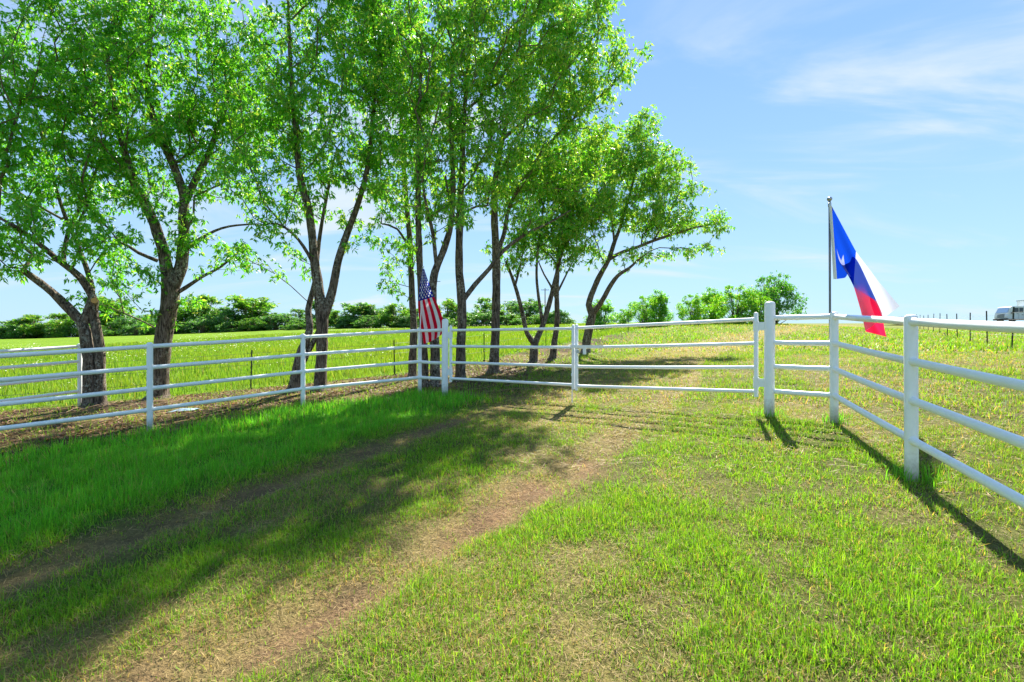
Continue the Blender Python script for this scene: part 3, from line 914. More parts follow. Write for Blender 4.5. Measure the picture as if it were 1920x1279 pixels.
# 2: the big forked tree
B2 = hit(300, 748)
build_tree('large tree with a lichened trunk forking into two tall limbs, second from the left', B2,
    [[(297, 748, 0, .20), (302, 680, 0, .185), (312, 600, 0, .18), (320, 550, 0, .18), (310, 490, 0, .13), (300, 450, -.1, .125), (278, 395, -.2, .11), (255, 350, -.4, .09), (235, 290, -.6, .07), (215, 200, -.8, .05), (200, 90, -1, .035)],
     [(320, 552, 0, .15), (340, 500, .1, .13), (346, 440, .15, .115), (344, 400, .1, .11), (345, 370, .1, .10), (325, 310, 0, .085), (290, 230, 0, .075), (277, 160, 0, .065), (282, 60, 0, .055), (290, -60, 0, .035)],
     [(346, 385, .1, .085), (370, 330, .3, .08), (388, 295, .4, .07), (420, 210, .5, .05), (440, 100, .6, .035)],
     [(277, 170, 0, .05), (245, 120, -.3, .04), (215, 40, -.5, .03)],
     [(296, 490, 0, .05), (260, 475, -.2, .04), (225, 455, -.3, .03), (195, 470, -.4, .015)],
     [(348, 468, .1, .05), (390, 440, .2, .035), (430, 425, .3, .028), (490, 420, .4, .015)],
     [(322, 556, .02, .05), (348, 540, .1, .05), (378, 520, .2, .04), (415, 500, .3, .03), (450, 470, .35, .015)]],
    [(230, 330, -.6, 1.3, 1.5, 1.1), (240, 180, -.7, 1.7, 1.7, 1.5), (330, 110, .2, 1.8, 1.8, 1.7), (430, 200, .6, 1.4, 1.6, 1.4), (400, 330, .5, 1.2, 1.4, .9), (300, -10, 0, 1.7, 1.6, 1.0), (290, -110, 0, 2.0, 1.8, 1.0, 1.3), (215, 500, -.5, 1.0, .9, .6), (255, 590, -.4, .5, .6, .38), (430, 470, .3, 1.15, .9, .7), (375, 570, .2, .4, .5, .3), (345, 230, .2, 1.2, 1.4, 1.0), (320, 430, -.3, .8, 1, .6), (450, 90, .4, 1.3, 1.4, 1.2), (190, 300, -.5, 1.0, 1.2, .9), (180, 580, -.5, .6, .6, .35), (470, 250, .5, .9, 1.1, .9)],
    624, 68, 0.116, 0.286, 0.20, 0.00, 102)
# 3: the triple-stemmed tree
B3 = hit(601, 733)
build_tree('three-stemmed tree behind the second fence post from the left', B3,
    [[(601, 733, 0, .135), (603, 660, 0, .13), (604, 600, 0, .14), (597, 540, 0, .12), (590, 490, 0, .11), (580, 400, 0, .09), (562, 330, -.1, .08), (555, 250, -.2, .065), (545, 130, -.3, .05), (540, 0, -.3, .03)],
     [(604, 600, 0, .125), (622, 550, .1, .105), (634, 490, .2, .095), (650, 440, .3, .08), (672, 380, .4, .07), (690, 310, .5, .06), (700, 210, .6, .05), (710, 80, .6, .035)],
     [(553, 727, -.05, .135), (562, 670, -.03, .11), (580, 620, 0, .09), (578, 580, .1, .07), (590, 530, .25, .055), (600, 440, .4, .045), (618, 340, .6, .035)],
     [(604, 610, .1, .07), (588, 640, .05, .06), (570, 680, 0, .05)],
     [(590, 500, 0, .05), (560, 450, -.3, .035), (520, 420, -.5, .025), (480, 425, -.6, .012)]],
    [(560, 320, -.2, 1.3, 1.5, 1.2), (520, 210, -.4, 1.4, 1.6, 1.3), (620, 230, .2, 1.5, 1.6, 1.4), (690, 290, .6, 1.2, 1.4, 1.2), (600, 80, 0, 2.0, 1.9, 1.6), (690, 90, .5, 1.6, 1.6, 1.6), (620, -20, 0, 1.7, 1.6, 1.0), (630, -120, 0, 2.0, 1.8, 1.0, 1.3), (520, 430, -.5, 1.1, .9, .6), (660, 430, .5, .9, .9, .6), (540, 500, -.3, .5, .6, .35), (480, 330, -.5, .9, 1, .8), (470, 150, -.4, 1.0, 1.2, 1.1), (740, 200, .5, 1.0, 1.2, 1.2), (470, 490, -.5, .6, .6, .4)],
    570, 67, 0.116, 0.286, 0.25, 0.00, 103)
# 4: slim tree and the twin-stemmed one behind the flag
B4 = hit(773, 711)
build_tree('slim straight tree just left of the striped flag', B4,
    [[(773, 711, 0, .105), (776, 620, 0, .095), (772, 540, 0, .085), (768, 450, 0, .075), (760, 350, 0, .06), (752, 220, 0, .045), (748, 100, 0, .03)],
     [(769, 470, 0, .04), (745, 430, -.3, .03), (715, 420, -.5, .018)]],
    [(735, 480, -.3, .95, .9, .6), (720, 530, -.4, .5, .5, .35), (745, 400, 0, 1.1, 1.1, .8), (755, 290, 0, 1.4, 1.4, 1.2), (745, 150, 0, 1.6, 1.6, 1.4), (750, 20, 0, 1.7, 1.7, 1.3)],
    277, 61, 0.116, 0.278, 0.25, 0.00, 104)
B4b = hit(804, 724)
build_tree('twin-trunked tree directly behind the striped flag', B4b,
    [[(797, 724, 0, .085), (795, 650, 0, .085), (789, 540, 0, .085), (785, 440, 0, .075), (784, 350, 0, .065), (786, 230, 0, .05), (790, 90, 0, .035)],
     [(816, 724, 0, .115), (815, 650, 0, .11), (810, 560, 0, .10), (816, 510, 0, .09), (832, 470, .1, .08), (845, 420, .2, .07), (850, 340, .3, .06), (845, 220, .3, .045), (850, 80, .3, .03)],
     [(818, 500, 0, .05), (812, 440, -.2, .045), (800, 390, -.3, .035), (790, 330, -.4, .025)]],
    [(800, 330, -.2, 1.2, 1.3, 1.1), (850, 300, .3, 1.2, 1.3, 1.2), (800, 180, 0, 1.6, 1.6, 1.5), (870, 160, .3, 1.5, 1.5, 1.5), (820, 20, 0, 2.0, 1.9, 1.5), (840, -110, 0, 2.0, 1.8, 1.0, 1.3), (790, 430, -.2, .7, .8, .5), (868, 400, -.6, .7, .7, .6)],
    338, 61, 0.116, 0.286, 0.35, 0.00, 105)
# 5
B5 = hit(863, 715)
build_tree('straight tree with a low side limb, right behind the left gate hinge', B5,
    [[(863, 715, 0, .125), (864, 650, 0, .12), (866, 580, 0, .115), (861, 500, 0, .10), (862, 420, 0, .09), (866, 330, 0, .08), (870, 220, 0, .06), (880, 90, 0, .045), (885, -40, 0, .03)],
     [(870, 562, 0, .07), (890, 535, .1, .062), (917, 505, .2, .057), (945, 470, .3, .05), (985, 440, .4, .04), (1030, 418, .5, .025), (1070, 395, .5, .015)],
     [(862, 430, 0, .05), (845, 390, -.3, .04), (835, 330, -.5, .025)]],
    [(880, 330, 0, 1.2, 1.3, 1.1), (900, 190, 0, 1.6, 1.6, 1.5), (960, 120, .2, 1.5, 1.5, 1.4), (900, 40, 0, 2.0, 1.8, 1.4), (990, 400, .4, 1.2, 1.0, .55), (830, 360, -.5, .7, .8, .7), (1010, 30, .3, 1.6, 1.6, 1.3), (945, 290, 0, 1.1, 1.2, .9)],
    364, 61, 0.116, 0.286, 0.43, 0.00, 106)
# 6
B6 = hit(925, 700)
build_tree('tall straight-trunked tree whose high crown reaches out to the right', B6,
    [[(925, 700, 0, .135), (928, 640, 0, .125), (930, 560, 0, .12), (930, 480, 0, .11), (927, 400, 0, .095), (930, 330, 0, .085), (945, 250, .1, .07), (970, 150, .2, .055), (990, 30, .3, .04)],
     [(930, 480, 0, .07), (945, 440, .2, .06), (955, 390, .3, .055), (985, 330, .4, .048), (1030, 270, .5, .04), (1085, 215, .6, .03), (1150, 160, .6, .018)],
     [(945, 260, .1, .05), (1010, 200, .4, .04), (1070, 120, .6, .03), (1130, 50, .8, .018)]],
    [(960, 330, .1, 1.2, 1.3, 1.0), (1020, 260, .4, 1.4, 1.4, 1.2), (1020, 130, .4, 1.7, 1.7, 1.6), (1090, 190, .6, 1.2, 1.3, 1.1), (1090, 70, .7, 1.5, 1.5, 1.5), (1140, 130, .7, .8, 1.0, .8), (1190, 115, .7, .62, .7, .55), (1050, -20, .5, 1.6, 1.5, .9), (1060, 330, .5, 1.1, 1.1, .7), (1140, 10, .7, .55, .8, .7), (1115, 245, .7, .7, .8, .55)],
    559, 67, 0.120, 0.295, 0.42, 0.02, 107)
# 7, 8
B7 = hit(1001, 682)
build_tree('low V-shaped tree splitting near the ground behind the left gate leaf', B7,
    [[(1001, 682, 0, .135), (1001, 655, 0, .13), (1004, 642, 0, .11), (1018, 610, .1, .09), (1030, 570, .2, .08), (1042, 520, .3, .065), (1055, 470, .4, .05), (1075, 420, .5, .035)],
     [(1002, 645, 0, .10), (988, 625, -.1, .075), (980, 590, -.2, .07), (970, 550, -.3, .06), (960, 520, -.3, .05), (948, 490, -.4, .03)],
     [(1018, 610, .1, .06), (1010, 560, 0, .05), (1006, 510, -.1, .04), (1010, 450, -.1, .03)],
     [(966, 535, -.3, .04), (975, 500, -.3, .03), (985, 450, -.3, .02)]],
    [(960, 470, -.4, 1.0, 1.0, .6), (1010, 430, -.1, 1.4, 1.2, .8), (1070, 400, .5, 1.3, 1.1, .8), (1000, 350, .2, 1.5, 1.4, 1.0), (1060, 480, .3, .8, .8, .5), (1040, 310, .3, 1.4, 1.3, .9)],
    410, 52, 0.120, 0.295, 0.34, 0.02, 108)
B8 = hit(1036, 676)
build_tree('slim forked tree just left of where the gate leaves meet', B8,
    [[(1036, 676, 0, .11), (1040, 640, 0, .10), (1045, 600, 0, .095), (1044, 560, 0, .085), (1045, 510, 0, .075), (1050, 450, 0, .06), (1055, 380, 0, .045), (1060, 290, 0, .03)],
     [(1044, 565, 0, .045), (1032, 535, .1, .035), (1020, 515, .1, .028), (1005, 480, .2, .015)],
     [(1047, 545, 0, .04), (1062, 515, .2, .03), (1072, 495, .3, .02)]],
    [(1060, 440, 0, 1.4, 1.2, .8), (1080, 350, .2, 1.5, 1.4, 1.1), (1110, 400, .3, 1.0, 1.0, .7), (1100, 280, .2, 1.3, 1.3, .9)],
    321, 51, 0.125, 0.303, 0.40, 0.03, 109)
# 9: leaning spreading tree
B9 = hit(1100, 664)
build_tree('leaning tree with wide spreading branches at the right end of the row', B9,
    [[(1098, 664, 0, .17), (1100, 640, 0, .165), (1106, 610, 0, .16), (1110, 590, 0, .15), (1104, 572, 0, .12), (1112, 545, 0, .115), (1126, 515, 0, .105), (1140, 490, .1, .095), (1152, 455, .2, .08), (1165, 420, .3, .06), (1185, 350, .4, .045), (1205, 260, .5, .03)],
     [(1142, 487, .1, .075), (1165, 474, .1, .07), (1195, 464, .2, .062), (1225, 452, .3, .055), (1262, 440, .3, .048), (1300, 428, .4, .038), (1345, 420, .5, .018)],
     [(1110, 592, 0, .11), (1128, 566, -.2, .10), (1142, 540, -.3, .09), (1158, 518, -.4, .07), (1180, 503, -.5, .055), (1198, 487, -.5, .035), (1215, 474, -.5, .018)],
     [(1152, 455, .2, .05), (1145, 400, .1, .04), (1130, 330, 0, .03)],
     [(1225, 452, .3, .04), (1250, 410, .5, .032), (1275, 360, .6, .02)]],
    [(1190, 300, .4, 1.5, 1.6, 1.2), (1205, 235, .5, .95, 1.1, .6), (1245, 340, .6, 1.2, 1.4, 1.1), (1150, 380, .1, 1.4, 1.4, .9), (1230, 410, .3, 1.7, 1.6, .7), (1300, 415, .5, 1.0, 1.1, .5), (1345, 430, .5, .6, .7, .4), (1200, 480, -.3, 1.0, .9, .3), (1270, 300, .6, .6, .8, .55), (1130, 300, .1, 1.1, 1.2, .9), (1320, 470, .4, .8, .7, .3), (1270, 478, .3, .8, .7, .28), (1350, 400, .5, .5, .6, .35), (1110, 470, .1, .8, .8, .4), (1300, 360, .6, .6, .8, .45)],
    662, 51, 0.132, 0.312, 0.42, 0.06, 110)

# ------------------------------------------------------------------ shrubs and trees further off
RNG = np.random.default_rng(5)
def bush_protos(k, n_lobes, n_leaf, size, col_shift, seed, tall=False, height=5.0, ragged=.5):
    """meshes for one free-standing bush about 5 m tall: stems and a lobed leafy crown"""
    global RNG
    RNG = np.random.default_rng(seed)
    H = height
    lobes = []
    for i in range(n_lobes):
        a = RNG.random() * 6.283; rr = math.sqrt(RNG.random()) * (1.35 if tall else 2.3)
        zz = H * (.05 + .72 * RNG.random())
        shrink = 1 - .42 * max(0, (zz / H - .5) * 2)
        rad = RNG.uniform(.6, 1.05) * (.85 if tall else 1.0)
        lobes.append((np.array([rr * math.cos(a) * shrink, rr * math.sin(a) * shrink, zz]), rad))
    for i in range(int(n_lobes * ragged)):           # ragged shoots past the outline
        a = RNG.random() * 6.283; rr = RNG.uniform(.3, 1.5) * (.75 if tall else 1)
        lobes.append((np.array([rr * math.cos(a), rr * math.sin(a), H * RNG.uniform(.68, .98) - .35 * rr]), RNG.uniform(.2, .42)))
    area = np.array([r * r for _, r in lobes]); cnt = np.maximum(6, (n_leaf / 12 * area / area.sum()).astype(int))
    cen = []; dr = []
    for (c, r), m in zip(lobes, cnt):
        q = RNG.normal(0, 1, (m, 3)); q /= np.linalg.norm(q, axis=1)[:, None]
        cen.append(c + q * (r * RNG.random(m) ** .3)[:, None]); dr.append(q)
    cen = np.vstack(cen); dr = np.vstack(dr)
    cen[:, 2] = np.maximum(cen[:, 2], .25)
    cm = leaf_mesh(cen, dr, 12, .30, size, 'crown', .16, 0, .2)
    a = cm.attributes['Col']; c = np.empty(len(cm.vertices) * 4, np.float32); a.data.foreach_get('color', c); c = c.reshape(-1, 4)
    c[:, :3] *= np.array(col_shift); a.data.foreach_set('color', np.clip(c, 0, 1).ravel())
    Vs = []; Fq = []; Ft = []; off = 0
    for i, (c, r) in enumerate(lobes):
        b = np.array([RNG.normal(0, .18), RNG.normal(0, .18), -.2])
        m_ = (b + c) / 2 + np.array([0, 0, -.15 * H * RNG.random() * .3]) - (c * np.array([1, 1, 0])) * .2
        v, q, t = tube_along([b, m_, c], [.055, .035, .012], 5)
        Vs.append(v); Fq.append(q + off); Ft.append(t + off); off += len(v)
    tm = np_mesh('trunk', np.vstack(Vs), [np.vstack(Fq), np.vstack(Ft)], None, True)
    return cm, tm, (3.9 if tall else 5.8)
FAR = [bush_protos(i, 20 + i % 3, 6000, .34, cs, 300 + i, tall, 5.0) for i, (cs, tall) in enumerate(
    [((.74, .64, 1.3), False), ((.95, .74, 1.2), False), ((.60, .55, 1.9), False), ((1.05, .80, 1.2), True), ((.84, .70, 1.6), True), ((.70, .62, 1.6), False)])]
MID = [bush_protos(i, 22, 12000, .22, cs, 400 + i, tall, 5.0, .7) for i, (cs, tall) in enumerate(
    [((1.15, 1.0, .8), False), ((1.0, .95, .9), True), ((.62, .70, 1.0), False)])]
def put_bush(proto, base, h, w, label, group, name, cat):
    root = empty(name, base)
    cm, tm, wd = proto
    rz = random.random() * 6.283
    for nm, me, mt in (('crown', cm, M_LEAF), ('trunk', tm, M_TWIG)):
        o = link(nm, me, None, mt); o.parent = root; o.rotation_euler = (0, 0, rz); o.scale = (w / wd, w / wd, h / 5.0)
        if nm == 'crown': tag(o, None, None, None, 'stuff')
    tag(root, label, cat, group)
ORD = ['first', 'second', 'third', 'fourth', 'fifth', 'sixth', 'seventh', 'eighth', 'ninth', 'tenth', 'eleventh', 'twelfth', 'thirteenth', 'fourteenth', 'fifteenth', 'sixteenth',
       'seventeenth', 'eighteenth', 'nineteenth', 'twentieth', 'twenty-first', 'twenty-second', 'twenty-third', 'twenty-fourth', 'twenty-fifth', 'twenty-sixth', 'twenty-seventh',
       'twenty-eighth', 'twenty-ninth', 'thirtieth', 'thirty-first', 'thirty-second', 'thirty-third', 'thirty-fourth', 'thirty-fifth', 'thirty-sixth', 'thirty-seventh', 'thirty-eighth', 'thirty-ninth', 'fortieth']
def far_at(px, d):
    x = (px - 960) / FPX * d
    return Vector((x, d, tz(x, d) - .15))
FARROW = [(-30, 606, 110, 0, 97), (22, 600, 100, 5, 99), (70, 588, 95, 1, 96), (118, 584, 80, 1, 95), (165, 592, 80, 0, 100), (208, 552, 80, 3, 104), (250, 590, 75, 2, 98), (292, 588, 80, 0, 101), (338, 572, 70, 3, 97),
          (384, 549, 85, 1, 100), (425, 572, 75, 5, 98), (470, 551, 92, 3, 99), (516, 585, 75, 2, 98), (558, 578, 70, 0, 102), (598, 556, 70, 4, 104), (636, 580, 60, 1, 97), (668, 566, 78, 4, 99), (708, 572, 76, 2, 101),
          (744, 566, 70, 1, 97), (786, 574, 70, 5, 100), (836, 559, 78, 1, 98), (872, 588, 60, 2, 97), (905, 556, 80, 0, 101), (948, 580, 66, 1, 98), (985, 559, 90, 2, 104), (1024, 584, 62, 5, 99), (1056, 597, 46, 0, 98)]
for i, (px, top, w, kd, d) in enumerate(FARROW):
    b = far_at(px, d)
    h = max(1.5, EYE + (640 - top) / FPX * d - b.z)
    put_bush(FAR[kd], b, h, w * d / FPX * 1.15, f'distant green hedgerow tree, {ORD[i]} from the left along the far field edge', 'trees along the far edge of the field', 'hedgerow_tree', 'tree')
# low dense brush filling under the hedgerow
k_ = 0
for px in range(-10, 1050, 44):
    d = 94 + random.uniform(-2, 2); b = far_at(px + random.uniform(-8, 8), d)
    put_bush(FAR[(2, 5, 0)[k_ % 3]], b, random.uniform(2.3, 3.6), random.uniform(5.6, 7.4), f'low dense hedgerow shrub, {ORD[k_]} from the left at the far field edge', 'low shrubs at the foot of the hedgerow', 'hedgerow_shrub', 'shrub')
    k_ += 1
MIDROW = [(1128, 556, 62, 1, 40, 'slim young tree behind the spreading tree at the end of the row'), (1168, 578, 50, 0, 44, 'small light green bush left of the two-topped sapling clump'),
          (1208, 552, 72, 0, 43, 'bushy sapling clump with two tops above the right gate leaf'), (1238, 540, 50, 1, 44, 'narrow sapling rising right of the sapling clump above the gate'),
          (1300, 549, 66, 0, 45, 'rounded light green bush above the middle of the right gate leaf'), (1335, 536, 55, 1, 50, 'thin loose tree behind the rounded bushes above the right gate leaf'),
          (1378, 531, 92, 0, 46, 'broad bright green bush left of the dark bush at the right gate hinge'), (1452, 507, 100, 2, 47, 'tallest dark green bush behind the right gate post'), (1420, 545, 60, 0, 45, 'bright shrub squeezed between the broad bush and the tall dark bush')]
for px, top, w, kd, d, lb in MIDROW:
    b = far_at(px, d); h = EYE + (640 - top) / FPX * d - b.z
    put_bush(MID[kd], b, h, w * d / FPX * 1.05, lb, 'bushes beyond the gate', 'bush', 'bush')

# ------------------------------------------------------------------ long field grass, flowers, litter
RNG = np.random.default_rng(21)
def in_field(n, rmin, rmax, k):
    x, y = scatter(n, rmin, rmax, math.radians(54), k)
    m = (x < 16); x, y = x[m], y[m]
    Z = zones(x, y); kp = Z['field'] > .35
    return x[kp], y[kp], fbm(x[kp] * .35, y[kp] * .35, 91), fbm(x[kp] * 2, y[kp] * 2, 92, 3)
x, y, n1, n2 = in_field(330000, 10, 80, 1.25)
n = len(x); r = np.hypot(x, y)
h = (.14 + .22 * n2 * (.5 + n1)) * RNG.uniform(.6, 1.3, n)
col = G_FIELD * RNG.uniform(.8, 1.15, n)[:, None] * np.stack([.75 + .6 * n1, np.ones(n), RNG.uniform(.7, 1.4, n)], -1)
sd_ = RNG.random(n) < .045
col = np.where(sd_[:, None], np.array([.34, .31, .11]) * RNG.uniform(.7, 1.2, n)[:, None], col)
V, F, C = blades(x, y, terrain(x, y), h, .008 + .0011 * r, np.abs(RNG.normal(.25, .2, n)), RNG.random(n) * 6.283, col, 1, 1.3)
tag(link('field_grass', np_mesh('field_grass', V, F, C), None, M_BLADE), 'long bright green meadow grass beyond the wire fence', 'grass', None, 'stuff')
x, y, n1, n2 = in_field(6500, 14, 85, 1.5)
m = fbm(x * .16, y * .16, 97) + RNG.normal(0, .05, len(x)) > .55; x, y = x[m], y[m]
n = len(x); r = np.hypot(x, y); s_ = (.014 + .00045 * r) * RNG.uniform(.6, 1.3, n)
z = terrain(x, y) + RNG.uniform(.28, .55, n)
th = np.arange(6) * math.pi / 3
ring = np.stack([np.cos(th), np.sin(th), np.zeros(6)], -1)
V = (np.stack([x, y, z], -1)[:, None] + ring[None] * s_[:, None, None] + np.array([0, 0, 1]) * (RNG.normal(0, .35, (n, 6)) * s_[:, None])[..., None]).reshape(-1, 3)
F = np.arange(6 * n).reshape(n, 6)
tag(link('field_flowers', np_mesh('field_flowers', V, F, np.broadcast_to(np.array([.78, .76, .62]), (6 * n, 3))), None, M_STRAW), 'scattered small white wildflowers in the meadow', 'wildflowers', None, 'stuff')

# grass tufts left unmown at the feet of the posts and trees
tx = []; 
for p in P_FENCE_L + P_FENCE_R + [B1, B2, B3, B5]:
    k = 90
    a = RNG.random(k) * 6.283; rr = .05 + np.abs(RNG.normal(0, .10, k))
    tx.append(np.stack([p.x + np.cos(a) * rr, p.y + np.sin(a) * rr], -1))
tx = np.vstack(tx); x, y = tx[:, 0], tx[:, 1]; n = len(x)
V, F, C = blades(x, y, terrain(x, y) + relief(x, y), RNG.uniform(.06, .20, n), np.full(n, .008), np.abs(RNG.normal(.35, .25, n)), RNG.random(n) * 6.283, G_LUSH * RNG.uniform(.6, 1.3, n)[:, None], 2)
tag(link('grass_tufts', np_mesh('grass_tufts', V, F, C), None, M_BLADE), 'unmown grass tufts around the feet of the white posts', 'grass', None, 'stuff')

# dead leaves and twigs under the trees
x, y = scatter(60000, 6.5, 19, math.radians(54), 1.6)
Z = zones(x, y); kp = RNG.random(len(x)) < Z['mulch'] * (.25 + .75 * smooth(.3, .6, fbm(x * 1.2, y * 1.2, 95)))
x, y = x[kp], y[kp]; n = len(x)
z = terrain(x, y) + relief(x, y) + RNG.uniform(.004, .02, n)
a = RNG.random(n) * 6.283; L = RNG.uniform(.025, .065, n)
d = np.stack([np.cos(a), np.sin(a), RNG.normal(0, .35, n)], -1) * L[:, None]; s_ = np.stack([-np.sin(a), np.cos(a), RNG.normal(0, .4, n)], -1) * (L * .35)[:, None]
c = np.stack([x, y, z], -1)
V = np.stack([c - d, c + s_, c + d, c - s_], 1).reshape(-1, 3)
col = np.array([.20, .115, .06]) * RNG.uniform(.3, 1.7, n)[:, None]
tag(link('leaf_litter', np_mesh('leaf_litter', V, np.arange(4 * n).reshape(n, 4), np.repeat(np.clip(col, 0, 1), 4, 0)), None, M_STRAW), 'brown dead leaves covering the soil under the trees', 'leaf litter', None, 'stuff')
Vs = []; Fq = []; Ft = []; off = 0
for k in range(260):
    xx, yy = scatter(1, 7, 14, math.radians(50), 1.6)
    if k < 110: xx = np.array([B1.x + RNG.normal(.9, 1.0)]); yy = np.array([B1.y + RNG.normal(-.4, .45)])
    Z = zones(xx, yy)
    if Z['mulch'][0] < .4: continue
    a = RNG.normal(.5, .6); L = RNG.uniform(.15, .75); p = np.array([xx[0], yy[0], tz(xx[0], yy[0]) + .02])
    q = p + np.array([math.cos(a) * L, math.sin(a) * L, 0]); q[2] = tz(q[0], q[1]) + RNG.uniform(.01, .07)
    m_ = (p + q) / 2 + RNG.normal(0, .035, 3)
    v, f, t = tube_along([p, m_, q], [.009, .007, .003], 5)
    Vs.append(v); Fq.append(f + off); Ft.append(t + off); off += len(v)
tag(link('fallen_twigs', np_mesh('fallen_twigs', np.vstack(Vs), [np.vstack(Fq), np.vstack(Ft)]), None, simple('dead_twig', (.26, .17, .10), .9, 0, .4, 20)), 'dead twigs lying in the leaf litter under the trees', 'twigs', None, 'stuff')

# crumpled pale sheet half buried behind the fence
M_PLAST = simple('pale_blue_plastic', (.30, .40, .48), .4, 0, .5, 14)
p = hit(345, 773); u = np.linspace(-1, 1, 16); UU, VV = np.meshgrid(u, u)
xx = p.x + UU * .21 * (1 + .15 * np.sin(VV * 5)); yy = p.y + UU * .10 + VV * .11 * (1 - .35 * UU ** 2)
zz = terrain(xx, yy) + relief(xx, yy) + .02 + .05 * fbm(UU * 3 + 3, VV * 3, 7) * (1 - .8 * np.maximum(abs(UU), abs(VV)) ** 3)
ii = np.arange(256).reshape(16, 16)
tag(link('plastic_sheet', np_mesh('plastic_sheet', np.stack([xx, yy, zz], -1).reshape(-1, 3), np.stack([ii[:-1, :-1], ii[:-1, 1:], ii[1:, 1:], ii[1:, :-1]], -1).reshape(-1, 4)), None, M_PLAST),
    'crumpled pale blue sheet lying in the litter under the bottom fence rail', 'plastic sheet')

# ------------------------------------------------------------------ flags
def cloth_mat(name, build_color, see=.12, trans=.55, sheer=0.0):
    m, nt, out = new_mat(name)
    uvn = N(nt, 'ShaderNodeUVMap', uv_map='UVMap'); sp = N(nt, 'ShaderNodeSeparateXYZ'); nt.links.new(uvn.outputs[0], sp.inputs[0])
    col = build_color(nt, sp.outputs[0], sp.outputs[1])
    d = N(nt, 'ShaderNodeBsdfDiffuse'); t = N(nt, 'ShaderNodeBsdfTranslucent'); tr = N(nt, 'ShaderNodeBsdfTransparent')
    for n_ in (d, t, tr): nt.links.new(col, n_.inputs['Color'])
    a = N(nt, 'ShaderNodeMixShader', Fac=trans); nt.links.new(d.outputs[0], a.inputs[1]); nt.links.new(t.outputs[0], a.inputs[2])
    b = N(nt, 'ShaderNodeMixShader', Fac=see); nt.links.new(a.outputs[0], b.inputs[1]); nt.links.new(tr.outputs[0], b.inputs[2])
    if sheer:                                            # undyed cloth is thinner than the dyed panels
        mn = N(nt, 'ShaderNodeSeparateColor'); nt.links.new(col, mn.inputs[0])
        nt.links.new(mth(nt, 'ADD', see, mth(nt, 'MULTIPLY', mn.outputs[1], sheer)), b.inputs['Fac'])
    wv = N(nt, 'ShaderNodeTexNoise', Scale=6.0, Detail=3.0); nt.links.new(uvn.outputs[0], wv.inputs['Vector'])
    bp = bump(nt, wv.outputs['Fac'], .35, .02); nt.links.new(bp, d.inputs['Normal'])
    nt.links.new(b.outputs[0], out.inputs[0])
    return m
def star_mask(nt, dx, dy, r, rot=0.0):
    """five-pointed star of outer radius r"""
    ang = mth(nt, 'ADD', mth(nt, 'ARCTAN2', dx, dy), rot)
    rad = mth(nt, 'SQRT', mth(nt, 'ADD', mth(nt, 'MULTIPLY', dx, dx), mth(nt, 'MULTIPLY', dy, dy)))
    seg = 2 * math.pi / 5
    k = mth(nt, 'ABSOLUTE', mth(nt, 'SUBTRACT', mth(nt, 'FLOORED_MODULO', mth(nt, 'ADD', ang, seg / 2), seg), seg / 2))
    # straight edge from the tip (r, 0) to the notch (.382 r, 36 deg)
    A = math.sin(math.radians(36)) * .382; B = 1 - .382 * math.cos(math.radians(36))
    f = mth(nt, 'ADD', mth(nt, 'MULTIPLY', mth(nt, 'MULTIPLY', rad, mth(nt, 'COSINE', k)), A), mth(nt, 'MULTIPLY', mth(nt, 'MULTIPLY', rad, mth(nt, 'SINE', k)), B))
    return mth(nt, 'LESS_THAN', f, A * r)
def us_color(nt, u, v):
    stripe = mth(nt, 'LESS_THAN', mth(nt, 'FLOORED_MODULO', mth(nt, 'FLOOR', mth(nt, 'MULTIPLY', v, 13)), 2), .5)
    c = mixc(nt, stripe, (.93, .92, .95), (.80, .012, .045))
    canton = mth(nt, 'MULTIPLY', mth(nt, 'LESS_THAN', u, .40), mth(nt, 'GREATER_THAN', v, 6 / 13))
    gx = mth(nt, 'MULTIPLY', u, 12 / .40); gy = mth(nt, 'MULTIPLY', mth(nt, 'SUBTRACT', v, 6 / 13), 10 * 13 / 7)
    cxn = mth(nt, 'ROUND', gx); cyn = mth(nt, 'ROUND', gy)
    even = mth(nt, 'LESS_THAN', mth(nt, 'FLOORED_MODULO', mth(nt, 'ADD', cxn, cyn), 2), .5)
    inn = mth(nt, 'MULTIPLY', mth(nt, 'MULTIPLY', mth(nt, 'GREATER_THAN', cxn, .5), mth(nt, 'LESS_THAN', cxn, 11.5)), mth(nt, 'MULTIPLY', mth(nt, 'GREATER_THAN', cyn, .5), mth(nt, 'LESS_THAN', cyn, 9.5)))
    dx = mth(nt, 'SUBTRACT', gx, cxn); dy = mth(nt, 'SUBTRACT', gy, cyn)
    st = mth(nt, 'MULTIPLY', mth(nt, 'MULTIPLY', star_mask(nt, dx, dy, .72), even), inn)
    blue = mixc(nt, st, (.014, .030, .36), (.95, .95, .97))
    return mixc(nt, canton, c, blue)
def tx_color(nt, u, v):
    c = mixc(nt, mth(nt, 'GREATER_THAN', v, .5), (.80, .012, .060), (.50, .52, .62))
    dx = mth(nt, 'MULTIPLY', mth(nt, 'SUBTRACT', u, 1 / 6), 1.5); dy = mth(nt, 'SUBTRACT', v, .5)
    st = star_mask(nt, dx, dy, .17)
    blue = mixc(nt, mth(nt, 'MULTIPLY', st, .35), (.004, .045, .45), (.80, .82, .92))
    return mixc(nt, mth(nt, 'LESS_THAN', u, 1 / 3), c, blue)
M_US = cloth_mat('striped_flag_cloth', us_color, .08, .62)
M_TX = cloth_mat('blue_white_red_flag_cloth', tx_color, .14, .72, .35)
M_POLE = simple('dull_steel_pole', (.16, .17, .19), .35, .6, .2, 20)
M_SLEEVE = simple('flag_sleeve', (.80, .80, .80), .8, 0, .05, 10)

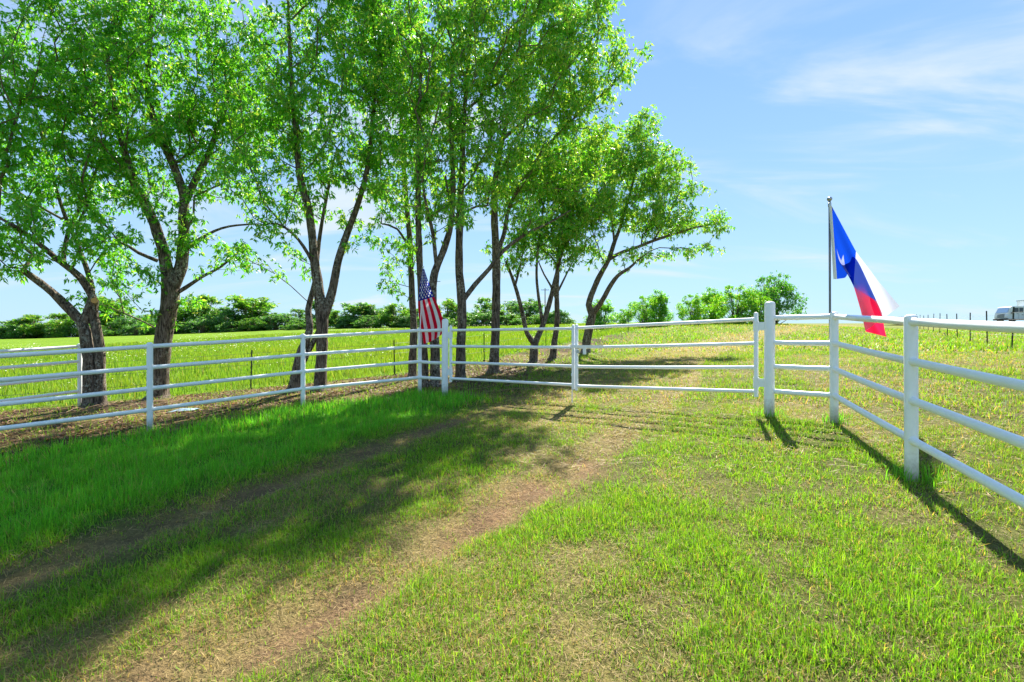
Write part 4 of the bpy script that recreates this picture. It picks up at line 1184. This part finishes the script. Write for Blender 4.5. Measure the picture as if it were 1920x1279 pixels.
def curve(pts, t):
    """smooth interpolation of key points given at even parameters (or (t, ...) rows)"""
    P = np.array([p[1:] for p in pts], float); T = np.array([p[0] for p in pts], float)
    return np.stack([np.interp(t, T, P[:, k]) for k in range(P.shape[1])], -1)
def smooth_rows(A, k=2):
    for _ in range(k):
        B = A.copy(); B[1:-1] = (A[:-2] + 2 * A[1:-1] + A[2:]) / 4; A = B
    return A
def grid_mesh(name, PX, uv):
    """PX: (nu, nv, 3) of (photo px, photo py, depth) -> world"""
    nu, nv = PX.shape[:2]; d = PX[..., 2]
    W = np.stack([(PX[..., 0] - 960) / FPX * d, d, EYE + (640 - PX[..., 1]) / FPX * d], -1).reshape(-1, 3)
    ii = np.arange(nu * nv).reshape(nu, nv)
    return np_mesh(name, W, np.stack([ii[:-1, :-1], ii[:-1, 1:], ii[1:, 1:], ii[1:, :-1]], -1).reshape(-1, 4), None, True, uv.reshape(-1, 2))

# striped flag hanging limp at the corner post
A_ = gpt(P_FENCE_L[2]); dA = A_.y - .06
us = empty('striped_flag', (A_.x, A_.y, A_.z + 1.4))
nu, nv = 60, 46
t = np.linspace(0, 1, nu)
Lc = smooth_rows(curve([(0, 792, 505), (.2, 787, 535), (.42, 783, 569), (.55, 784, 585), (.75, 788, 612), (1, 794, 646)], t), 3)
Rc = smooth_rows(curve([(0, 795.5, 505), (.2, 805, 534), (.40, 814, 557), (.6, 825, 582), (.8, 832, 604), (.92, 832, 618), (1, 829, 627)], t), 3)
s = np.linspace(-.75, 1, nv)                      # s<0: the lower stripes, folded away behind
PX = np.zeros((nu, nv, 3))
for j, sv in enumerate(s):
    q = abs(sv) * .8 if sv < 0 else sv
    bow = (np.sin(q * math.pi) * 3.0 * np.clip(t * 1.5 - .7, 0, 1))
    PX[:, j, :2] = Lc * (1 - q) + Rc * q
    PX[:, j, 1] += bow
    PX[:, j, 2] = dA + .045 * np.sin(q * 9.5 + t * 2.5) * (.25 + t) + (.075 * min(1, -sv * 4) if sv < 0 else 0)
v_ = np.where(s >= 0, 6 / 13 + s * 7 / 13, 6 / 13 * (1 + s / .75))
UV = np.stack([np.broadcast_to(t[:, None] , (nu, nv)), np.broadcast_to(v_[None], (nu, nv))], -1)
link('flag_cloth', grid_mesh('flag_cloth', PX, UV), us, M_US)
pt = at(793.5, 502, dA + .02); pbm = Vector((A_.x, A_.y - .055, A_.z + 1.0))
pl = MB(); pl.tube(pbm, pt, .011, 10); pl.lathe(pt, pt - pbm, [(0, .011), (.008, .018), (.022, .018), (.03, .006)], 10)
link('flag_pole', pl.mesh('flag_pole'), us, M_WHITE)
tag(us, 'striped red and white flag with white stars on blue, hanging at the fence corner', 'flag')

# blue, white and red flag on the right-hand corner post
Bp = gpt(P_FENCE_R[1]); dB = Bp.y - .02
txf = empty('lone_star_flag', (Bp.x, Bp.y, Bp.z + 1.4))
p0 = Vector((Bp.x - .01, Bp.y + .065, Bp.z + 1.1)); p1 = at(1555.5, 378, Bp.y + .03)
po = MB(); po.tube(p0, p1, .0135, 14)
pole = link('flag_pole', po.mesh('flag_pole'), txf, M_POLE)
fn = MB(); ax = (p1 - p0).normalized()
fn.lathe(p1 - ax * .07, ax, [(0, .02), (.05, .02), (.055, .012), (.075, .012)], 14); fn.lathe(p1 + ax * .0, ax, [(0, .008), (.008, .022), (.022, .031), (.038, .031), (.052, .022), (.06, .006)], 14)
link('finial', fn.mesh('finial'), pole, M_GALV)
nu, nv = 64, 48
t = np.linspace(0, 1, nu)
Tc = smooth_rows(curve([(0, 1559, 386), (.34, 1606, 474), (.66, 1648, 529), (1, 1687, 575)], t), 3)
Cc = smooth_rows(curve([(0, 1563, 456), (.12, 1574, 492), (.25, 1593, 523), (.34, 1601, 540), (.66, 1613, 582), (1, 1622, 622)], t), 3)
Mc = smooth_rows(curve([(0, 1567, 524), (.10, 1590, 521), (.15, 1592, 472), (.20, 1605, 480), (.36, 1652, 583), (.6, 1656, 600), (.85, 1658, 616), (1, 1662, 632)], t), 2)
s = np.linspace(0, 1, nv)                         # s = 1 top edge of the flag
PX = np.zeros((nu, nv, 3))
for j, sv in enumerate(s):
    if sv >= .5: q = (sv - .5) * 2; P2 = Cc * (1 - q) + Tc * q; off = .045 * np.sin(q * 8 + t * 5) * t
    else: q = sv * 2; P2 = Mc * (1 - q) + Cc * q; off = np.sin(min(1, (1 - q) * 3) * math.pi / 2) * .07 * np.clip(t * 5, 0, 1) + .035 * np.sin(q * 7 + t * 6) * t
    PX[:, j, :2] = P2; PX[:, j, 2] = dB + off - .02 + .10 * t
UV = np.stack([np.broadcast_to(t[:, None], (nu, nv)), np.broadcast_to(s[None], (nu, nv))], -1)
link('flag_cloth', grid_mesh('flag_cloth', PX, UV), txf, M_TX)
# white hoist sleeve along the pole
hs = np.linspace(0, 1, 20); PXs = np.zeros((20, 3, 3))
PXs[:, 0, 0] = 1554.5 + 8 * hs; PXs[:, 1, 0] = 1557 + 9 * hs; PXs[:, 2, 0] = 1559.5 + 10 * hs
PXs[..., 1] = (386 + 138 * hs)[:, None]; PXs[..., 2] = dB - .03; PXs[:, 1, 2] -= .02
link('hoist_sleeve', grid_mesh('hoist_sleeve', PXs, np.zeros((20, 3, 2))), txf, M_SLEEVE)
tag(txf, 'sunlit blue, white and red flag draped from a metal pole on the right corner post', 'flag')

# ------------------------------------------------------------------ truck on the far road, power poles
M_ASPH = simple('asphalt', (.055, .055, .058), .9, 0, .25, 6)
tp_ = Vector((76.1, 71.5, 0)); hd = Vector((-.998, .06, 0)).normalized(); sdv = Vector((-hd.y, hd.x, 0))      # facing left in the photo
rp = []
for k in range(-24, 5):
    for w_ in (-3.4, 3.4):
        q = tp_ + hd * (k * 5.0) + sdv * w_
        rp.append((q.x, q.y, tz((tp_ + hd * (k * 5.0)).x, (tp_ + hd * (k * 5.0)).y) + .04))
rf = [(2 * k, 2 * k + 1, 2 * k + 3, 2 * k + 2) for k in range(28)]
rm = bpy.data.meshes.new('road'); rm.from_pydata(rp, [], rf); rm.update()
tag(link('road', rm, None, M_ASPH), 'narrow asphalt road across the hill behind the wire fence', None, None, 'structure')
tp_.z = tz(tp_.x, tp_.y) + .045
M_TRK = simple('truck_white_paint', (.72, .76, .78), .3, 0, .06, 4)
M_DARK = simple('black_trim', (.015, .016, .018), .5, 0, .3, 10)
M_GLASS, nt, out = new_mat('truck_glass')
g_ = N(nt, 'ShaderNodeBsdfPrincipled', Roughness=.05); g_.inputs['Base Color'].default_value = (.05, .10, .13, 1); g_.inputs['Transmission Weight'].default_value = .55
nt.links.new(g_.outputs[0], out.inputs[0])
M_LAMP = simple('headlight_glass', (.85, .83, .75), .1, 0, .1, 5)
trk = empty('delivery_truck', tp_)
def T(x, y, z): return tp_ + hd * x + sdv * y + UP * z        # x forward from the rear of the cab
def tbox(x0, x1, y0, y1, z0, z1, name, mat, parent=None, bevel=.0):
    b = MB(); b.box(T((x0 + x1) / 2, (y0 + y1) / 2, (z0 + z1) / 2), (x1 - x0, y1 - y0, z1 - z0), (hd, sdv, UP))
    return b.build(name, mat, parent or trk, False, bevel)
# cab shell: side profile with a raked windscreen, extruded across
prof = [(0, .62), (3.05, .62), (3.12, .95), (3.02, 1.55), (2.62, 2.42), (2.35, 2.50), (.12, 2.50), (0, 2.42)]
b = MB(); nP = len(prof)
b.add([T(x, -1.05, z) for x, z in prof] + [T(x, 1.05, z) for x, z in prof],
      [tuple(range(nP)), tuple(reversed(range(nP, 2 * nP)))] + [(i, (i + 1) % nP, (i + 1) % nP + nP, i + nP) for i in range(nP)])
cab = b.build('cab', M_TRK, trk, False, .03)
for sgn in (-1, 1):
    yq = sgn * 1.056
    for nm, quad in (('side_window', [(1.62, 1.58), (2.52, 1.58), (2.28, 2.28), (1.62, 2.28)]), ('side_window', [(.95, 1.58), (1.48, 1.58), (1.48, 2.28), (.95, 2.28)]), ('side_window', [(.25, 1.62), (.72, 1.62), (.72, 2.28), (.25, 2.28)])):
        b = MB(); b.add([T(x, yq - .01, z) for x, z in quad] + [T(x, yq + .01, z) for x, z in quad], [(0, 1, 2, 3), (7, 6, 5, 4), (0, 4, 5, 1), (1, 5, 6, 2), (2, 6, 7, 3), (3, 7, 4, 0)])
        b.build(nm, M_GLASS, cab, False)
    tbox(1.55, 1.565, yq - .012, yq + .012, .75, 2.35, 'door_seam', M_DARK, cab)
    tbox(.82, .835, yq - .012, yq + .012, .75, 2.35, 'door_seam', M_DARK, cab)
    tbox(1.66, 1.86, yq - .02, yq + .02, 1.36, 1.42, 'door_handle', M_DARK, cab)
    tbox(.95, 1.15, yq - .02, yq + .02, 1.20, 1.27, 'door_handle', M_DARK, cab)
    tbox(2.42, 2.66, yq - .02 + sgn * .1, yq + .02 + sgn * .18, 1.42, 1.62, 'mirror', M_DARK, cab)
    tbox(3.06, 3.15, sgn * .62, sgn * .98, .86, 1.12, 'headlight', M_LAMP, cab)
b = MB(); b.add([T(3.035, -.92, 1.60), T(3.035, .92, 1.60), T(2.665, .86, 2.38), T(2.665, -.86, 2.38)], [(0, 1, 2, 3)]); b.build('windscreen', M_GLASS, cab, False)
for k in range(4): tbox(3.08, 3.14 - .01 * k, -.55, .55, .86 + k * .14, .93 + k * .14, 'grille_bar', M_DARK, cab)
tbox(3.0, 3.28, -1.08, 1.08, .48, .72, 'bumper', M_DARK, None, .02)
tbox(-6.6, 2.4, -.45, .45, .52, .72, 'chassis', M_DARK)
def wheel(x, y):
    b = MB(); b.lathe(T(x, y - .13, .43), sdv, [(0, .34), (.03, .42), (.23, .42), (.26, .34)], 24); o = b.build('wheel', M_DARK, trk)
    b = MB(); b.lathe(T(x, y - .145, .43), sdv, [(0, .10), (.03, .23), (.26, .23), (.29, .10)], 18); b.build('rim', M_GALV, o)
for x in (2.35, -4.2):
    for y in (-.92, .92): wheel(x, y)
bx = tbox(-6.8, -.25, -1.22, 1.22, .95, 3.45, 'cargo_box', M_TRK, None, .02)
tbox(-6.84, -.21, -1.25, 1.25, 3.40, 3.50, 'roof_rail', M_GALV, bx)
tbox(-6.84, -.21, -1.25, 1.25, .90, 1.0, 'floor_rail', M_GALV, bx)
tag(trk, 'white cab-over box truck on the distant road at the right edge', 'truck')

for px, top, d, lb in ((818, 525, 128, 'thin wooden power pole far beyond the striped flag'), (1022, 541, 135, 'thin wooden power pole far behind the V-shaped tree')):
    b0 = far_at(px, d); hh = EYE + (640 - top) / FPX * d - b0.z
    up_ = empty('power_pole', b0)
    b = MB(); b.lathe(b0, UP, [(0, .17), (hh, .12)], 10); link('shaft', b.mesh('shaft'), up_, M_WOODPOLE)
    ca_ = MB().box(b0 + UP * (hh - .5), (2.2, .12, .12)).build('cross_arm', M_WOODPOLE, up_, False)
    for k in (-.95, -.4, .4, .95): MB().lathe(b0 + UP * (hh - .44) + Vector((k, 0, 0)), UP, [(0, .05), (.1, .06), (.16, .02)], 8).build('insulator', M_GALV, ca_)
    tag(up_, lb, 'power pole')
